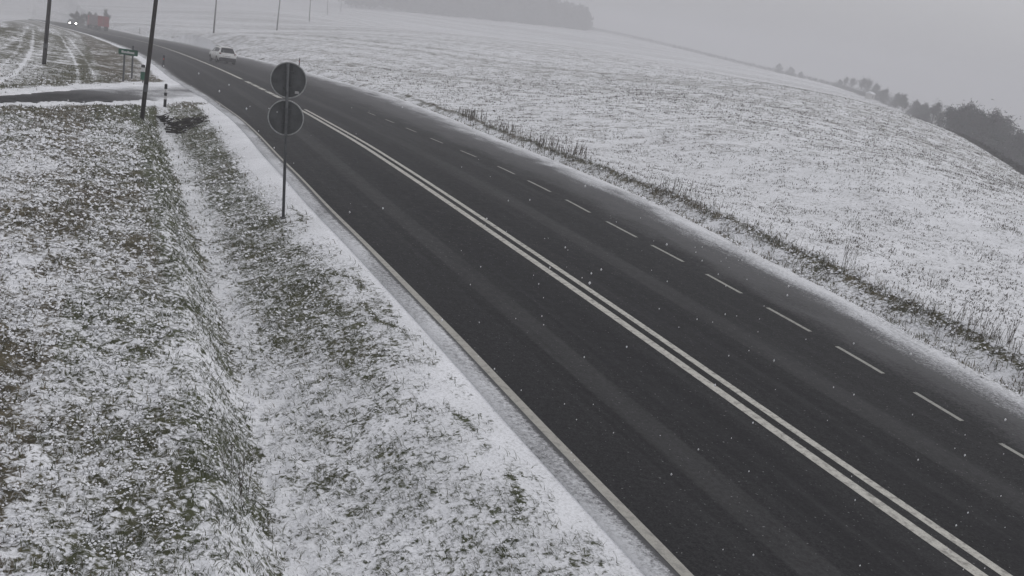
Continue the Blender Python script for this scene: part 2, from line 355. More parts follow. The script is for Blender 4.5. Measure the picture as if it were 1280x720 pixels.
t = NT('snowy_stem'); gn = t.n('ShaderNodeNewGeometry'); sz_ = t.n('ShaderNodeSeparateXYZ'); t.l(gn.outputs['Normal'], sz_.inputs[0])
M['snowy_stem'] = t.done(t.mix(t.rng(t.math('ADD', sz_.outputs['Z'], t.math('MULTIPLY', t.noise(4, 3), .5)), 1.0, 1.15), (.022, .019, .016), (.7, .71, .73)), .9)

# ------------------------------------------------------------------ object helpers
def tag(o, label=None, cat=None, group=None, kind=None):
    if label: o['label'] = label
    if cat: o['category'] = cat
    if group: o['group'] = group
    if kind: o['kind'] = kind
    return o
def link(name, me, m=None, parent=None):
    o = bpy.data.objects.new(name, me); C.objects.link(o)
    if m is not None: me.materials.append(m)
    if parent is not None: o.parent = parent
    return o
def empty(name, loc, rz=0.0):
    o = bpy.data.objects.new(name, None); C.objects.link(o); o.location = tuple(float(v) for v in loc); o.rotation_euler = (0, 0, rz); o.empty_display_size = .3; return o
def raw(name, v, faces=None, nper=None, m=None, parent=None, smooth_=False):
    """mesh from a vertex array and either equal-size faces (nper) given as an index array"""
    me = bpy.data.meshes.new(name); v = np.asarray(v, np.float32); f = np.asarray(faces, np.int32)
    me.vertices.add(len(v)); me.vertices.foreach_set('co', v.ravel())
    k = f.shape[1]; me.loops.add(f.size); me.loops.foreach_set('vertex_index', f.ravel())
    me.polygons.add(len(f)); me.polygons.foreach_set('loop_start', np.arange(0, f.size, k, dtype=np.int32))
    me.polygons.foreach_set('loop_total', np.full(len(f), k, np.int32))
    if smooth_: me.polygons.foreach_set('use_smooth', np.ones(len(f), bool))
    me.update(); me.validate(); return link(name, me, m, parent)
def fattr(o, name, v):
    a = o.data.attributes.new(name, 'FLOAT', 'POINT'); a.data.foreach_set('value', np.asarray(v, np.float32))
def cattr(o, name, rgb):
    a = o.data.attributes.new(name, 'FLOAT_COLOR', 'POINT'); c = np.ones((len(rgb), 4), np.float32); c[:, :3] = rgb; a.data.foreach_set('color', c.ravel())
class MB:
    def __init__(s): s.b = bmesh.new()
    def box(s, c, d, bev=0.0, rot=None):
        r = bmesh.ops.create_cube(s.b, size=1); vs = r['verts']
        for v in vs: v.co = Vector((v.co.x * d[0], v.co.y * d[1], v.co.z * d[2]))
        if bev:
            es = list({e for v in vs for e in v.link_edges}); rr = bmesh.ops.bevel(s.b, geom=es, offset=bev, segments=2, affect='EDGES')
            vs = list({v for f in rr['faces'] for v in f.verts} | {v for v in vs if v.is_valid})
        for v in vs:
            co = v.co.copy()
            if rot is not None: co = rot @ co
            v.co = co + Vector(c)
        return s
    def tube(s, pts, rad, n=8, cap=True):
        rings = []
        for i, p in enumerate(pts):
            p = Vector(p); d = (Vector(pts[min(i + 1, len(pts) - 1)]) - Vector(pts[max(i - 1, 0)])).normalized()
            a = d.orthogonal().normalized() if abs(d.z) > .98 else d.cross(Vector((0, 0, 1))).normalized(); b = d.cross(a)
            r = rad[i] if isinstance(rad, (list, tuple)) else rad
            rings.append([s.b.verts.new(p + a * (r * math.cos(2 * math.pi * k / n)) + b * (r * math.sin(2 * math.pi * k / n))) for k in range(n)])
        for A, B in zip(rings[:-1], rings[1:]):
            for k in range(n): s.b.faces.new((A[k], A[(k + 1) % n], B[(k + 1) % n], B[k]))
        if cap: s.b.faces.new(rings[0][::-1]); s.b.faces.new(rings[-1])
        return s
    def lathe(s, prof, n=32, mat=None, close=False):
        """profile of (radius, axis) turned round the local Y axis"""
        mat = mat or Matrix(); rings = []
        for r, h in prof: rings.append([s.b.verts.new(mat @ Vector((r * math.cos(2 * math.pi * k / n), h, r * math.sin(2 * math.pi * k / n)))) for k in range(n)])
        pr = list(zip(rings[:-1], rings[1:])) + ([(rings[-1], rings[0])] if close else [])
        for A, B in pr:
            for k in range(n): s.b.faces.new((A[k], A[(k + 1) % n], B[(k + 1) % n], B[k]))
        if not close: s.b.faces.new(rings[0][::-1]); s.b.faces.new(rings[-1])
        return s
    def prism(s, poly, n, t):
        """polygon of 3-D points thickened by t along n"""
        a = [s.b.verts.new(Vector(p)) for p in poly]; b = [s.b.verts.new(Vector(p) + Vector(n) * t) for p in poly]; k = len(poly)
        s.b.faces.new(a[::-1]); s.b.faces.new(b)
        for i in range(k): s.b.faces.new((a[i], a[(i + 1) % k], b[(i + 1) % k], b[i]))
        return s
    def build(s, name, m, parent=None, smooth_=False):
        bmesh.ops.recalc_face_normals(s.b, faces=s.b.faces[:])
        me = bpy.data.meshes.new(name); s.b.to_mesh(me); s.b.free()
        if smooth_:
            for p in me.polygons: p.use_smooth = True
        return link(name, me, m, parent)
def copy_tree(o, parent=None):
    c = o.copy(); C.objects.link(c); c.parent = parent
    for ch in list(o.children): copy_tree(ch, c)
    return c

# ------------------------------------------------------------------ ground sheet
az = np.radians(np.concatenate([np.arange(-180, -60, 6), np.arange(-60, -36, 2), np.arange(-36, -32, .5), np.arange(-32, 36, .085), np.arange(36, 42, .5), np.arange(42, 62, 2), np.arange(62, 180, 6)]))
rr_ = [2.5, 3.2, 4.0, 4.8]; r_ = 5.5
while r_ < 1500: rr_.append(r_); r_ *= 1.0055 if r_ < 60 else 1.0095
rr_.append(1500); RR = np.array(rr_)
AA, RG = np.meshgrid(az, RR); GX = (np.sin(AA) * RG); GY = (np.cos(AA) * RG)
gx, gy = GX.ravel(), GY.ravel(); gzv = height(gx, gy)
lt, q = lat_of(gx, gy); gd = np.hypot(gx, gy); el = edge_l(q) + .45; gr = grass_r(q); dv = ditch(q)
def cover_masks(x, y, lt, q, d):
    """share of ground where plants show through the snow, and how brown they are"""
    el = edge_l(q) + .45; gr = grass_r(q); dv = ditch(q)
    f1 = fbm(x * .35, y * .35, 21); f2 = fbm(x * 1.1, y * 1.1, 22); f3 = fbm(x * 3.2, y * 3.2, 23)
    vary = (f1 - .5) * .34 + (f2 - .5) * .34 + (f3 - .5) * .45
    cov = np.full(x.shape, .2); br = np.full(x.shape, .4)
    have = (q > -5) & (q < DITCH_END + 1)
    L_ = lt < 0
    # left field
    cf = .40 + .03 * sstep(9, 13, q) + vary*.9 + .04 * sstep(14, 24, q) + .10 * sstep(dv - 4, dv - 1, lt); bf = .45 + (f1 - .5) * 1.6
    cf = cf + .26 * sstep(DITCH_END - 11, DITCH_END - 5, q) * sstep(.32, .5, f1)
    # brown strip along the field, bottom left of the view
    cf = cf + .30 * (1 - sstep(.25, .7, np.abs(lt - (dv - 2.95 - .05 * (q - 10))))) * (1 - sstep(13, 17, q)); bf = np.where(np.abs(lt - (dv - 2.95)) < .7, .8, bf)
    bank = sstep(dv - 1.1, dv - .8, lt) * (1 - sstep(dv - .15, dv + .12, lt)); cf = cf * (1 - bank) + bank * (.47 + .24 * sstep(17, 28, q) + vary * .8); bf = bf * (1 - bank) + bank * .12
    ins = sstep(dv - .05, dv + .15, lt)
    slope = sstep(dv + .25, dv + .9, lt) * (1 - sstep(-el - 1.0, -el - .4, lt))
    cs = .28 + vary * .6 + slope * (.08 + .17 * sstep(12, 19, q) + .07 * sstep(24, 32, q))
    verge = sstep(-el - 1.0, -el - .35, lt); cs = cs * (1 - verge) + verge * (.25 + vary * .9) * (1 - .7 * sstep(-el - .28, -el - .05, lt)) * (1 - .6 * sstep(20, 27, q))
    crack = (1 - sstep(.0, .10, np.abs(lt + el + .50 + .30 * (vnoise(q * 1.3, q * 0, 4) - .5) + .1 * (vnoise(q * 5, q * 0, 6) - .5)))) * sstep(.40, .58, vnoise(q * 1.7, q * 0 + 3, 5)); cs = cs + crack * .32 * (1 - sstep(20, 27, q))
    c_l = cf * (1 - ins) + cs * ins; b_l = bf * (1 - ins) + (.22 + (f1 - .5) * .6) * ins
    hv = have & L_ ; cov = np.where(hv, c_l, cov); br = np.where(hv, b_l, br)
    # right: rough strip, its dark upper lip, then stubble
    R_ = (lt >= 0) & (q < 330)
    strip = sstep(gr, gr + .35, lt) * (1 - sstep(gr + 1.7, gr + 2.2, lt)); lip = np.exp(-((lt - gr - 1.75 - .25 * (vnoise(q * .5, q * 0, 8) - .5)) / .15) ** 2)
    st = .37 + vary * .8
    rows = vnoise((x * .55 + y * .83) * .16, (x * .83 - y * .55) * .015, 31); rows2 = vnoise((x * .55 + y * .83) * .45, (x * .83 - y * .55) * .02, 33)
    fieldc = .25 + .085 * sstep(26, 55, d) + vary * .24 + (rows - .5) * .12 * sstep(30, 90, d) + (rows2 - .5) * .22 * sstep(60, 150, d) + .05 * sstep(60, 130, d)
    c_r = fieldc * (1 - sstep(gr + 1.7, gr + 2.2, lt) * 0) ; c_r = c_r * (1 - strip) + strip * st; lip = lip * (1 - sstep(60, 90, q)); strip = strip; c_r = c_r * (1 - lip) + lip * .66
    c_r = np.where(lt < gr + .1, .0, c_r); b_r = .55 + (f1 - .5) + .1 * lip
    cov = np.where(R_, c_r, cov); br = np.where(R_, b_r, br)
    # left beyond the side road: dead-grass strip by the road, grey ploughed field with tracks
    far_l = L_ & ~have
    tr = vnoise(lt * .9, q * .02, 41); tr2 = vnoise(lt * 2.6, q * .015, 42)
    lt0 = np.interp(q, [47, 62, 90, 127, 147], [-9.9, -10.6, -11.8, -12.75, -13.1]); track = sum((1 - sstep(w_ * .5, w_, np.abs(lt - lt0 + o_))) * k_ for o_, w_, k_ in ((0, .12, .5), (-.75, .10, .35), (2.6, .14, .5), (3.4, .12, .3), (6.0, .16, .45), (9.0, .18, .4), (12.0, .2, .35)))
    fl = .56 + vary * .3 + (tr - .5) * .30 + (tr2 - .5) * .25 - .5 * track * (q < 200)
    dead = sstep(-.25, .15, lt - np.interp(q, [47, 54, 70, 107, 170], [-8.0, -9.06, -9.5, -10.0, -9.0])) * (1 - sstep(-el - 1.2, -el - .6, lt)); fl = fl * (1 - dead) + dead * (.66 + vary * .8)
    ver = sstep(-el - 1.0, -el - .5, lt); fl = fl * (1 - ver) + ver * .02
    fl = np.where(d > 300, .30 + (rows - .5) * .2, fl)
    cov = np.where(far_l, fl, cov); br = np.where(far_l, .45 + dead * .35, br)
    # everything far: pale fields
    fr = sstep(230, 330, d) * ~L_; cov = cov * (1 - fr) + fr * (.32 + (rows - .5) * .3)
    # snow verge either side of the side road
    m = (d < 90) & (x < 0) & (y > 10); so_, ti_, ds_ = side_coords(x[m], y[m]); ok = ds_ < 12
    sv_ = np.maximum(np.exp(-((so_ + .55) / .35) ** 2), np.exp(-((so_ - SW[ti_] - .5) / .4) ** 2)) * ok; c_ = cov[m]
    lip2 = np.exp(-((so_ - SW[ti_] - 1.35) / .35) ** 2) * ok * sstep(.45, .6, vnoise(x[m] * .7, y[m] * .7, 77)); c_ = np.maximum(c_ * (1 - sv_), .7 * lip2)
    lip3 = np.exp(-((so_ + 1.5) / .4) ** 2) * ok; c_ = np.maximum(c_, .75 * lip3 * (1 - sstep(.8, .9, tt[ti_])))
    slush = (so_ > -.2) & (so_ < SW[ti_] + .2) & ok; c_ = np.where(slush, .05, c_); cov[m] = c_
    return np.clip(cov, 0, 1), np.clip(br, 0, 1)
cov, br = cover_masks(gx, gy, lt, q, gd)
na, nr = len(az), len(RR); idx = np.arange(na * nr).reshape(nr, na); nxt = np.roll(idx, -1, axis=1)
quads = np.stack([idx[:-1], nxt[:-1], nxt[1:], idx[1:]], -1).reshape(-1, 4)[:, ::-1]
ground = raw('ground', np.stack([gx, gy, gzv], 1), quads, m=M['ground'], smooth_=True); tag(ground, kind='structure')
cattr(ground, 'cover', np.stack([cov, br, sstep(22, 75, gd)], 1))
# ground right below the camera
disc = raw('ground_centre', np.stack([np.sin(az) * 2.5, np.cos(az) * 2.5, gzv.reshape(nr, na)[0]], 1), np.arange(na)[None, ::-1], m=M['ground'], parent=ground); tag(disc, kind='structure')
cattr(disc, 'cover', np.tile([.4, .4, 0], (na, 1)))

# ------------------------------------------------------------------ main road and markings
def strip(name, yv, la, lb, nl, dz, m, parent=None, skirt=0.0, snow=None):
    yv = np.asarray(yv); tl_ = np.linspace(0, 1, nl); LA = la(yv)[:, None] * (1 - tl_) + lb(yv)[:, None] * tl_
    Y2 = np.repeat(yv[:, None], nl, 1); X, Y = road_pt(Y2, LA); Z = f_z(Y2) + dz
    if skirt:
        X = np.concatenate([X[:, :1], X, X[:, -1:]], 1); Y = np.concatenate([Y[:, :1], Y, Y[:, -1:]], 1)
        Z = np.concatenate([Z[:, :1] - skirt, Z, Z[:, -1:] - skirt], 1); LA = np.concatenate([LA[:, :1], LA, LA[:, -1:]], 1); Y2 = np.concatenate([Y2[:, :1], Y2, Y2[:, -1:]], 1)
    n_, k_ = X.shape; I = np.arange(n_ * k_).reshape(n_, k_)
    f = np.stack([I[:-1, :-1], I[:-1, 1:], I[1:, 1:], I[1:, :-1]], -1).reshape(-1, 4)
    o = raw(name, np.stack([X, Y, Z], -1).reshape(-1, 3), f, m=m, parent=parent, smooth_=not skirt)
    fattr(o, 'lat', LA.ravel()); fattr(o, 'along', f_s(Y2).ravel())
    if snow is not None: fattr(o, 'snow', snow(LA, Y2).ravel())
    return o
yr = np.concatenate([np.arange(-50, 40, .5), np.arange(40, 120, 1), np.arange(120, 330, 2)])
def road_snow(la, y):
    r = (la - edge_r(y)) / np.maximum(grass_r(y) - edge_r(y), .5); l_ = (-la - edge_l(y)) / .45
    return np.where(la > 0, np.clip(r, -.35, 1.2) * .95, np.where(l_ < -.02, -.3, np.clip(.68 + .25 * l_, 0, 1)))
road = strip('road', yr, lambda y: -edge_l(y) - .47, lambda y: grass_r(y) + .12, 40, 0.0, M['asphalt'], skirt=.2, snow=road_snow); tag(road, kind='structure')
Y_DBL = on_road(377, 136)[1]
yd = np.arange(-45, Y_DBL, .5)
for s_, w_ in ((-.155, .085), (.165, .07)): tag(strip('centre_line', yd, lambda y, a=s_ - w_: a + 0 * y, lambda y, a=s_ + w_: a + 0 * y, 3, .004, M['paint'], road), kind='structure')
for px, py in [(310, 103), (318, 107), (326, 111), (336, 116), (345.5, 120.5)]:
    y_ = on_road(px, py)[1]; y_ = np.linspace(y_ - 1.1, y_ + 1.1, 5); tag(strip('centre_dash', y_, lambda y: -.16 + 0 * y, lambda y: .16 + 0 * y, 3, .004, M['paint'], road), kind='structure')
y_ = np.arange(on_road(302, 99)[1], 320, 1.0); tag(strip('centre_line', y_, lambda y: -.14 + 0 * y, lambda y: .14 + 0 * y, 3, .004, M['paint'], road), kind='structure')
tag(strip('edge_line', np.arange(-45, 46, .5), lambda y: -edge_l(y) - .14 * (1 - .5 * sstep(14, 26, y)), lambda y: -edge_l(y) - .005, 3, .004, M['edge_paint'], road), kind='structure')
dk = [((623, 208), (645, 218)), ((660, 226), (687, 240)), ((708, 250), (737, 266)), ((757, 277), (797, 297)), ((815, 307), (857, 328)), ((884, 343), (928, 367)), ((958, 385), (1014, 415)), ((1048, 434), (1106, 468)), ((1145, 491), (1203, 527)), ((1245, 556), (1295, 588))]
dy = [(on_road(*b)[1], on_road(*a)[1]) for a, b in dk]; dy += [(dy[-1][0] - 2.3 * k - .2, dy[-1][1] - 2.3 * k) for k in range(1, 6)]; dy += [(dy[0][0] + 3.6 * k, dy[0][1] + 3.6 * k) for k in range(1, 6)]
for a, b in dy: tag(strip('edge_dash', np.linspace(a, b, 5), lambda y: edge_r(y) - .045, lambda y: edge_r(y) + .045, 3, .004, M['dash'], road), kind='structure')
# side road
sk = np.linspace(0, 1, 14); I1, I2 = np.meshgrid(np.arange(0, 160, 1), sk, indexing='ij')
sx = SFX[I1] + SN[I1, 0] * SW[I1] * I2; sy = SFY[I1] + SN[I1, 1] * SW[I1] * I2
szz = height(sx.ravel(), sy.ravel(), False, False).reshape(sx.shape)
for _ in range(3): szz[1:-1] = (szz[:-2] + szz[1:-1] + szz[2:]) / 3
l2, q2 = lat_of(sx, sy); onm = (l2 > -edge_l(q2) - .8); szz = np.where(onm, np.minimum(szz - .03, f_z(q2) - .012), szz - .03)
I = np.arange(sx.size).reshape(sx.shape); f = np.stack([I[:-1, :-1], I[1:, :-1], I[1:, 1:], I[:-1, 1:]], -1).reshape(-1, 4)[:, ::-1]
side = raw('side_road', np.stack([sx, sy, szz], -1).reshape(-1, 3), f, m=M['side'], smooth_=True); tag(side, kind='structure')
fattr(side, 'lat', (I2 * SW[I1]).ravel()); fattr(side, 'along', (I1 * .35).ravel()); fattr(side, 'snow', (np.clip(.05 + .72 * sstep(.50, .74, tt[I1]) + .5 * np.abs(I2 - .5) ** 3 * 8 * .6, 0, 1)).ravel())

# ------------------------------------------------------------------ haze
def haze():
    b = MB(); b.box((0, 700, -30), (3600, 3200, 104)); t = NT('winter_haze')
    v = t.n('ShaderNodeVolumePrincipled'); v.inputs['Color'].default_value = (.80, .80, .82, 1); v.inputs['Density'].default_value = HAZE_DENSITY; v.inputs['Anisotropy'].default_value = 0.0
    t.l(v.outputs[0], t.out.inputs['Volume']); tag(b.build('haze', t.m), 'grey snowy haze filling the air over the fields and road', 'haze', kind='stuff')
haze()

# ------------------------------------------------------------------ grass, stubble, weeds (uncountable)
def blades(name, P, hgt, wid, dirx, diry, lean, tone, m):
    """bent three-sided blades; every argument is an array"""
    N = len(P); px_, py_ = -diry, dirx; v = np.zeros((N, 5, 3), np.float32); z = np.array([0, 0, 1.0])
    d3 = np.stack([dirx * np.sin(lean), diry * np.sin(lean), np.cos(lean)], 1); l2_ = np.minimum(lean + .55, 1.5); e3 = np.stack([dirx * np.sin(l2_), diry * np.sin(l2_), np.cos(l2_)], 1)
    s3 = np.stack([px_, py_, 0 * px_], 1) * (wid * .5)[:, None]; P0 = P - z * .015
    mid = P0 + d3 * (hgt * .55)[:, None]; tip = mid + e3 * (hgt * .5)[:, None]
    v[:, 0] = P0 - s3; v[:, 1] = P0 + s3; v[:, 2] = mid + s3 * .8; v[:, 3] = mid - s3 * .8; v[:, 4] = tip
    b = np.arange(N)[:, None] * 5; tri = np.concatenate([b + [0, 1, 2], b + [0, 2, 3], b + [3, 2, 4]], 0)
    o = raw(name, v.reshape(-1, 3), tri, m=m); cattr(o, 'tone', np.repeat(tone, 5, 0)); return o
def polar(Nn, d0, d1, a0=-31, a1=36):
    a = np.radians(RNG.uniform(a0, a1, Nn)); d = np.exp(RNG.uniform(math.log(d0), math.log(d1), Nn)); return np.sin(a) * d, np.cos(a) * d, d
def pick_tone(Nn, brown):
    gA = np.array([.026, .034, .012]); gB = np.array([.075, .082, .035]); bA = np.array([.050, .040, .026]); bB = np.array([.15, .125, .08])
    u = RNG.random((Nn, 1)); isb = (RNG.random((Nn, 1)) < brown[:, None]); t_ = np.where(isb, bA + (bB - bA) * u, gA + (gB - gA) * u)
    sn = RNG.random((Nn, 1)) < .30; return np.where(sn, np.array([.5, .51, .52]) * (.8 + .4 * u), t_)
x, y, d = polar(680000, 6, 62); l_, q_ = lat_of(x, y); c_, b_ = cover_masks(x, y, l_, q_, d)
cl = fbm(x * 9, y * 9, 51, 2); so2 = np.zeros(len(x), bool); mm = (d < 80) & (x < 0); o_, i_, s_ = side_coords(x[mm], y[mm]); so2[mm] = (o_ > -.3) & (o_ < SW[i_] + .25) & (s_ < 9)
keep = (RNG.random(len(x)) < np.clip((c_ - .10) * .95, 0, 1) * np.clip((cl - .34) * 3.2, .06, 1)) & (l_ < 0) & (l_ < -edge_l(q_) - .52) & ~so2
x, y, d, l_, q_, b_, c_ = (v[keep] for v in (x, y, d, l_, q_, b_, c_)); dvv = ditch(q_)
ang = RNG.uniform(0, 2 * math.pi, len(x)); tq = f_t(q_)
onslope = (l_ > dvv + .3) & (RNG.random(len(x)) < .8); downs = np.arctan2(tq, -1.0) + RNG.normal(0, .45, len(x)) - .5; ang = np.where(onslope, downs, ang)
N = len(x); hg = RNG.uniform(.05, .12, N) * np.where(onslope, 1.2, 1); wd_ = RNG.uniform(.006, .012, N) * np.clip(d / 11, .8, 4)
g = blades('grass', np.stack([x, y, height(x, y)], 1), hg, wd_, np.cos(ang), np.sin(ang), RNG.uniform(.1, 1.1, N), pick_tone(N, np.clip(b_, 0, 1) * .75), M['blade'])
tag(g, 'green and brown grass poking through thin snow left of the road', 'grass', kind='stuff'); print('grass', N)
x, y, d = polar(300000, 6, 48); l_, q_ = lat_of(x, y); c_, b_ = cover_masks(x, y, l_, q_, d)
sb = np.zeros(len(x), bool); mm = (d < 80) & (x < 0); o_, i_, s_ = side_coords(x[mm], y[mm]); sb[mm] = (o_ > -.3) & (o_ < SW[i_] + .25) & (s_ < 12)
cl = fbm(x * 7, y * 7, 91, 2); keep = (RNG.random(len(x)) < np.clip((c_ - .12) * 1.6, 0, .55) * np.clip((cl - .40) * 4, .04, 1) * np.where((l_ > ditch(q_) - 1.0) & (l_ < 0), .45, 1) * (1 - .6 * sstep(24, 34, q_))) & (((l_ < 0) & (l_ < -edge_l(q_) - .75)) | ((l_ > 0) & (l_ > grass_r(q_) + .1) & (l_ < grass_r(q_) + 2.0))) & ~sb
x, y, d = x[keep], y[keep], d[keep]; N = len(x); rr2 = RNG.uniform(.008, .026, N) * np.clip(d / 14, .62, 2.0); a_ = RNG.uniform(0, 6.28, N); z_ = height(x, y) + RNG.uniform(.0, .05, N)
v = np.zeros((N, 6, 3))
for k in range(5):
    e_ = RNG.uniform(.6, 1.35, N) * rr2; v[:, k, 0] = x + np.cos(a_ + k * 1.2566) * e_; v[:, k, 1] = y + np.sin(a_ + k * 1.2566) * e_; v[:, k, 2] = z_ + RNG.uniform(-.5, .25, N) * rr2
v[:, 5] = np.stack([x + RNG.normal(0, .3, N) * rr2, y + RNG.normal(0, .3, N) * rr2, z_ + rr2 * RNG.uniform(.5, 1.0, N)], 1)
b = np.arange(N)[:, None] * 6; g = raw('snow_lumps', v.reshape(-1, 3), np.concatenate([b + [k, (k + 1) % 5, 5] for k in range(5)], 0), m=M['snow'], smooth_=True)
tag(g, 'small lumps of snow caught in the grass beside the road', 'snow', kind='stuff'); print('lumps', N)
# rough grass strip right of the road
x, y, d = polar(420000, 14, 70); l_, q_ = lat_of(x, y); gr_ = grass_r(q_); rel = l_ - gr_
pr = np.where((rel > 0.02) & (rel < 2.2), .50 + .75 * np.exp(-((rel - 1.75) / .17) ** 2), 0) * (rel > RNG.uniform(0, .35, len(x))); cl = fbm(x * 3.5, y * 3.5, 61, 2); keep = RNG.random(len(x)) < pr * np.clip((cl - .38) * 4.0, .03, 1)
x, y, d, rel = x[keep], y[keep], d[keep], rel[keep]; N = len(x); ang = RNG.uniform(0, 6.28, N)
g = blades('verge_grass', np.stack([x, y, height(x, y)], 1), RNG.uniform(.08, .22, N), RNG.uniform(.008, .014, N) * np.clip(d / 16, .9, 3), np.cos(ang), np.sin(ang), RNG.uniform(.1, 1.1, N), pick_tone(N, np.full(N, .8)), M['blade'])
tag(g, 'rough dead grass strip between right road shoulder and field', 'grass', kind='stuff'); print('verge', N)
# stubble on the right-hand field
x, y, d = polar(260000, 16, 190, -20, 36); l_, q_ = lat_of(x, y); rel = l_ - grass_r(q_)
band_ = vnoise((x * .55 + y * .83) * .10, (x * .83 - y * .55) * .02, 71); cl = fbm(x * .9, y * .9, 72, 2); pr = (rel > 2.1) * (.30 + .14 * sstep(.3, .7, band_)) * np.clip((cl - .30) * 2.6, .1, 1) * (1 - .5 * sstep(70, 170, d)); keep = RNG.random(len(x)) < pr * .8
x, y, d = x[keep], y[keep], d[keep]; k_ = 4; N = len(x) * k_
sp_ = np.repeat(d, k_) / 30 * .05 + .02; x = np.repeat(x, k_) + RNG.normal(0, 1, N) * sp_; y = np.repeat(y, k_) + RNG.normal(0, 1, N) * sp_; d = np.repeat(d, k_); ang = RNG.uniform(0, 6.28, N)
tn = np.array([.045, .040, .032]) + RNG.random((N, 1)) * np.array([.06, .052, .04])
g = blades('stubble', np.stack([x, y, height(x, y)], 1), RNG.uniform(.05, .13, N) * np.clip(d / 60, .9, 1.5), RNG.uniform(.012, .026, N) * np.clip(d / 34, .9, 3), np.cos(ang), np.sin(ang), RNG.uniform(.1, 1.0, N), tn, M['blade'])
tag(g, 'dark crop stubble dotting the snowy field right of the road', 'stubble', kind='stuff'); print('stubble', N)
# dry weed stalks along the upper lip of the strip
def stalk_verts(P, h, out_v, out_f, r=.006, nb=5):
    def seg(a, b, ra, rb):
        a = np.array(a); b = np.array(b); base = len(out_v); dd_ = b - a; s1 = np.cross(dd_, [.3, .9, .2]); s1 /= np.linalg.norm(s1) + 1e-9; s2 = np.cross(dd_, s1); s2 /= np.linalg.norm(s2) + 1e-9
        for p, rr2 in ((a, ra), (b, rb)):
            for k in range(3): out_v.append(p + s1 * rr2 * math.cos(k * 2.094) + s2 * rr2 * math.sin(k * 2.094))
        for k in range(3): out_f.append((base + k, base + (k + 1) % 3, base + 3 + (k + 1) % 3, base + 3 + k))
    P = np.array(P); lean = RNG.normal(0, .13, 2); top = P + np.array([lean[0] * h, lean[1] * h, h]); seg(P - [0, 0, .03], top, r, r * .6)
    for _ in range(nb):
        u = RNG.uniform(.35, .98); a = P + (top - P) * u; an = RNG.uniform(0, 6.28); ln = h * RNG.uniform(.1, .28); seg(a, a + np.array([math.cos(an) * ln * .5, math.sin(an) * ln * .5, ln * .8]), r * .6, r * .5)
wv, wf = [], []
for _ in range(1500):
    yq = math.exp(RNG.uniform(math.log(8), math.log(62))); cl = float(vnoise(np.array([yq * .35]), np.array([2.0]), 81)[0])
    if RNG.random() > .06 + 1.5 * max(cl - .45, 0) * 2: continue
    la_ = float(grass_r(yq)) + RNG.normal(1.85, .3); a, b = road_pt(yq, la_); a, b = float(a), float(b); stalk_verts((a, b, gz(a, b)), RNG.uniform(.15, .62) ** 1.0 * (.35 + .75 * cl), wv, wf, r=.0055 * max(1, yq / 20), nb=4)
wo_ = raw('dry_weeds', np.array(wv), np.array(wf), m=M['weed']); tag(wo_, 'row of dry weed stalks along the snowy field edge', 'weeds', kind='stuff')

# ------------------------------------------------------------------ road sign, seen from behind
def road_sign():
    B = hit(354, 274, 8); dist = math.hypot(B[0], B[1]); Tp = at_d(360, 79, dist); r = empty('road_sign', (B[0], B[1], B[2]), math.atan2(-B[0], B[1])); ax = Vector(Tp - B); H = ax.length
    inv = Matrix.Rotation(-r.rotation_euler.z, 4, 'Z'); ax = (inv.to_3x3() @ ax).normalized(); P = lambda h: ax * h
    sc = dist / F_PX
    MB().tube([P(-.3), P(H + .01)], .032, 12).build('pole', M['steel'], r, True); MB().tube([P(-.02), P(.05)], .07, 12).build('footing', M['concrete'], r)
    rad = 21.5 * sc
    q_ = Matrix(((1, 0, ax.x, 0), (0, 1, ax.y, 0), (0, 0, ax.z, 0), (0, 0, 0, 1)))
    for nm, py in (('u', 103.2), ('l', 148.3)):
        h = (274 - py) * sc; c = P(h) + Vector((0.02 if nm == 'u' else -0.01, .075, 0)); Tm = Matrix.Translation(c) @ Matrix.Rotation(math.radians(3 if nm == 'u' else -4), 4, 'Z')
        d_ = MB().lathe([(.002, .0), (rad - .015, .0), (rad - .012, .004), (.002, .004)], 48, Tm).build('sign_disc', M['signback'], r)
        MB().lathe([(rad - .022, -.034), (rad, -.034), (rad, .012), (rad - .022, .012)], 48, Tm, True).build('rim', M['rim'], d_)
        MB().lathe([(.002, .0045), (rad - .09, .0045), (rad - .09, .0065), (.002, .0065)], 48, Tm).build('face', M['signface'], d_)
        MB().lathe([(rad - .088, .0045), (rad - .018, .0045), (rad - .018, .0075), (rad - .088, .0075)], 48, Tm, True).build('red_ring', M['red'], d_)
        b = MB()
        for sx_ in (-.055, .055): b.box(c + Vector((sx_, -.013, 0)), (.03, .022, rad * 1.8), .004)
        b.build('channel', M['steel'], d_)
        for sz_ in (-.45, .45): MB().box(c + Vector((0, -.04, sz_ * rad)), (.20, .035, .045), .006).build('clamp', M['steel'], d_)
        MB().box(c + Vector((rad * .52, -.004, -rad * .62)), (.085, .004, .05)).build('sticker', M['sticker'], d_)
        MB().box(c + Vector((-rad * .5, -.004, rad * .25)), (.03, .004, .03)).build('rivet', M['rim'], d_)
    tag(r, 'two grey round road sign backs stacked on a thin steel post', 'road sign')
road_sign()

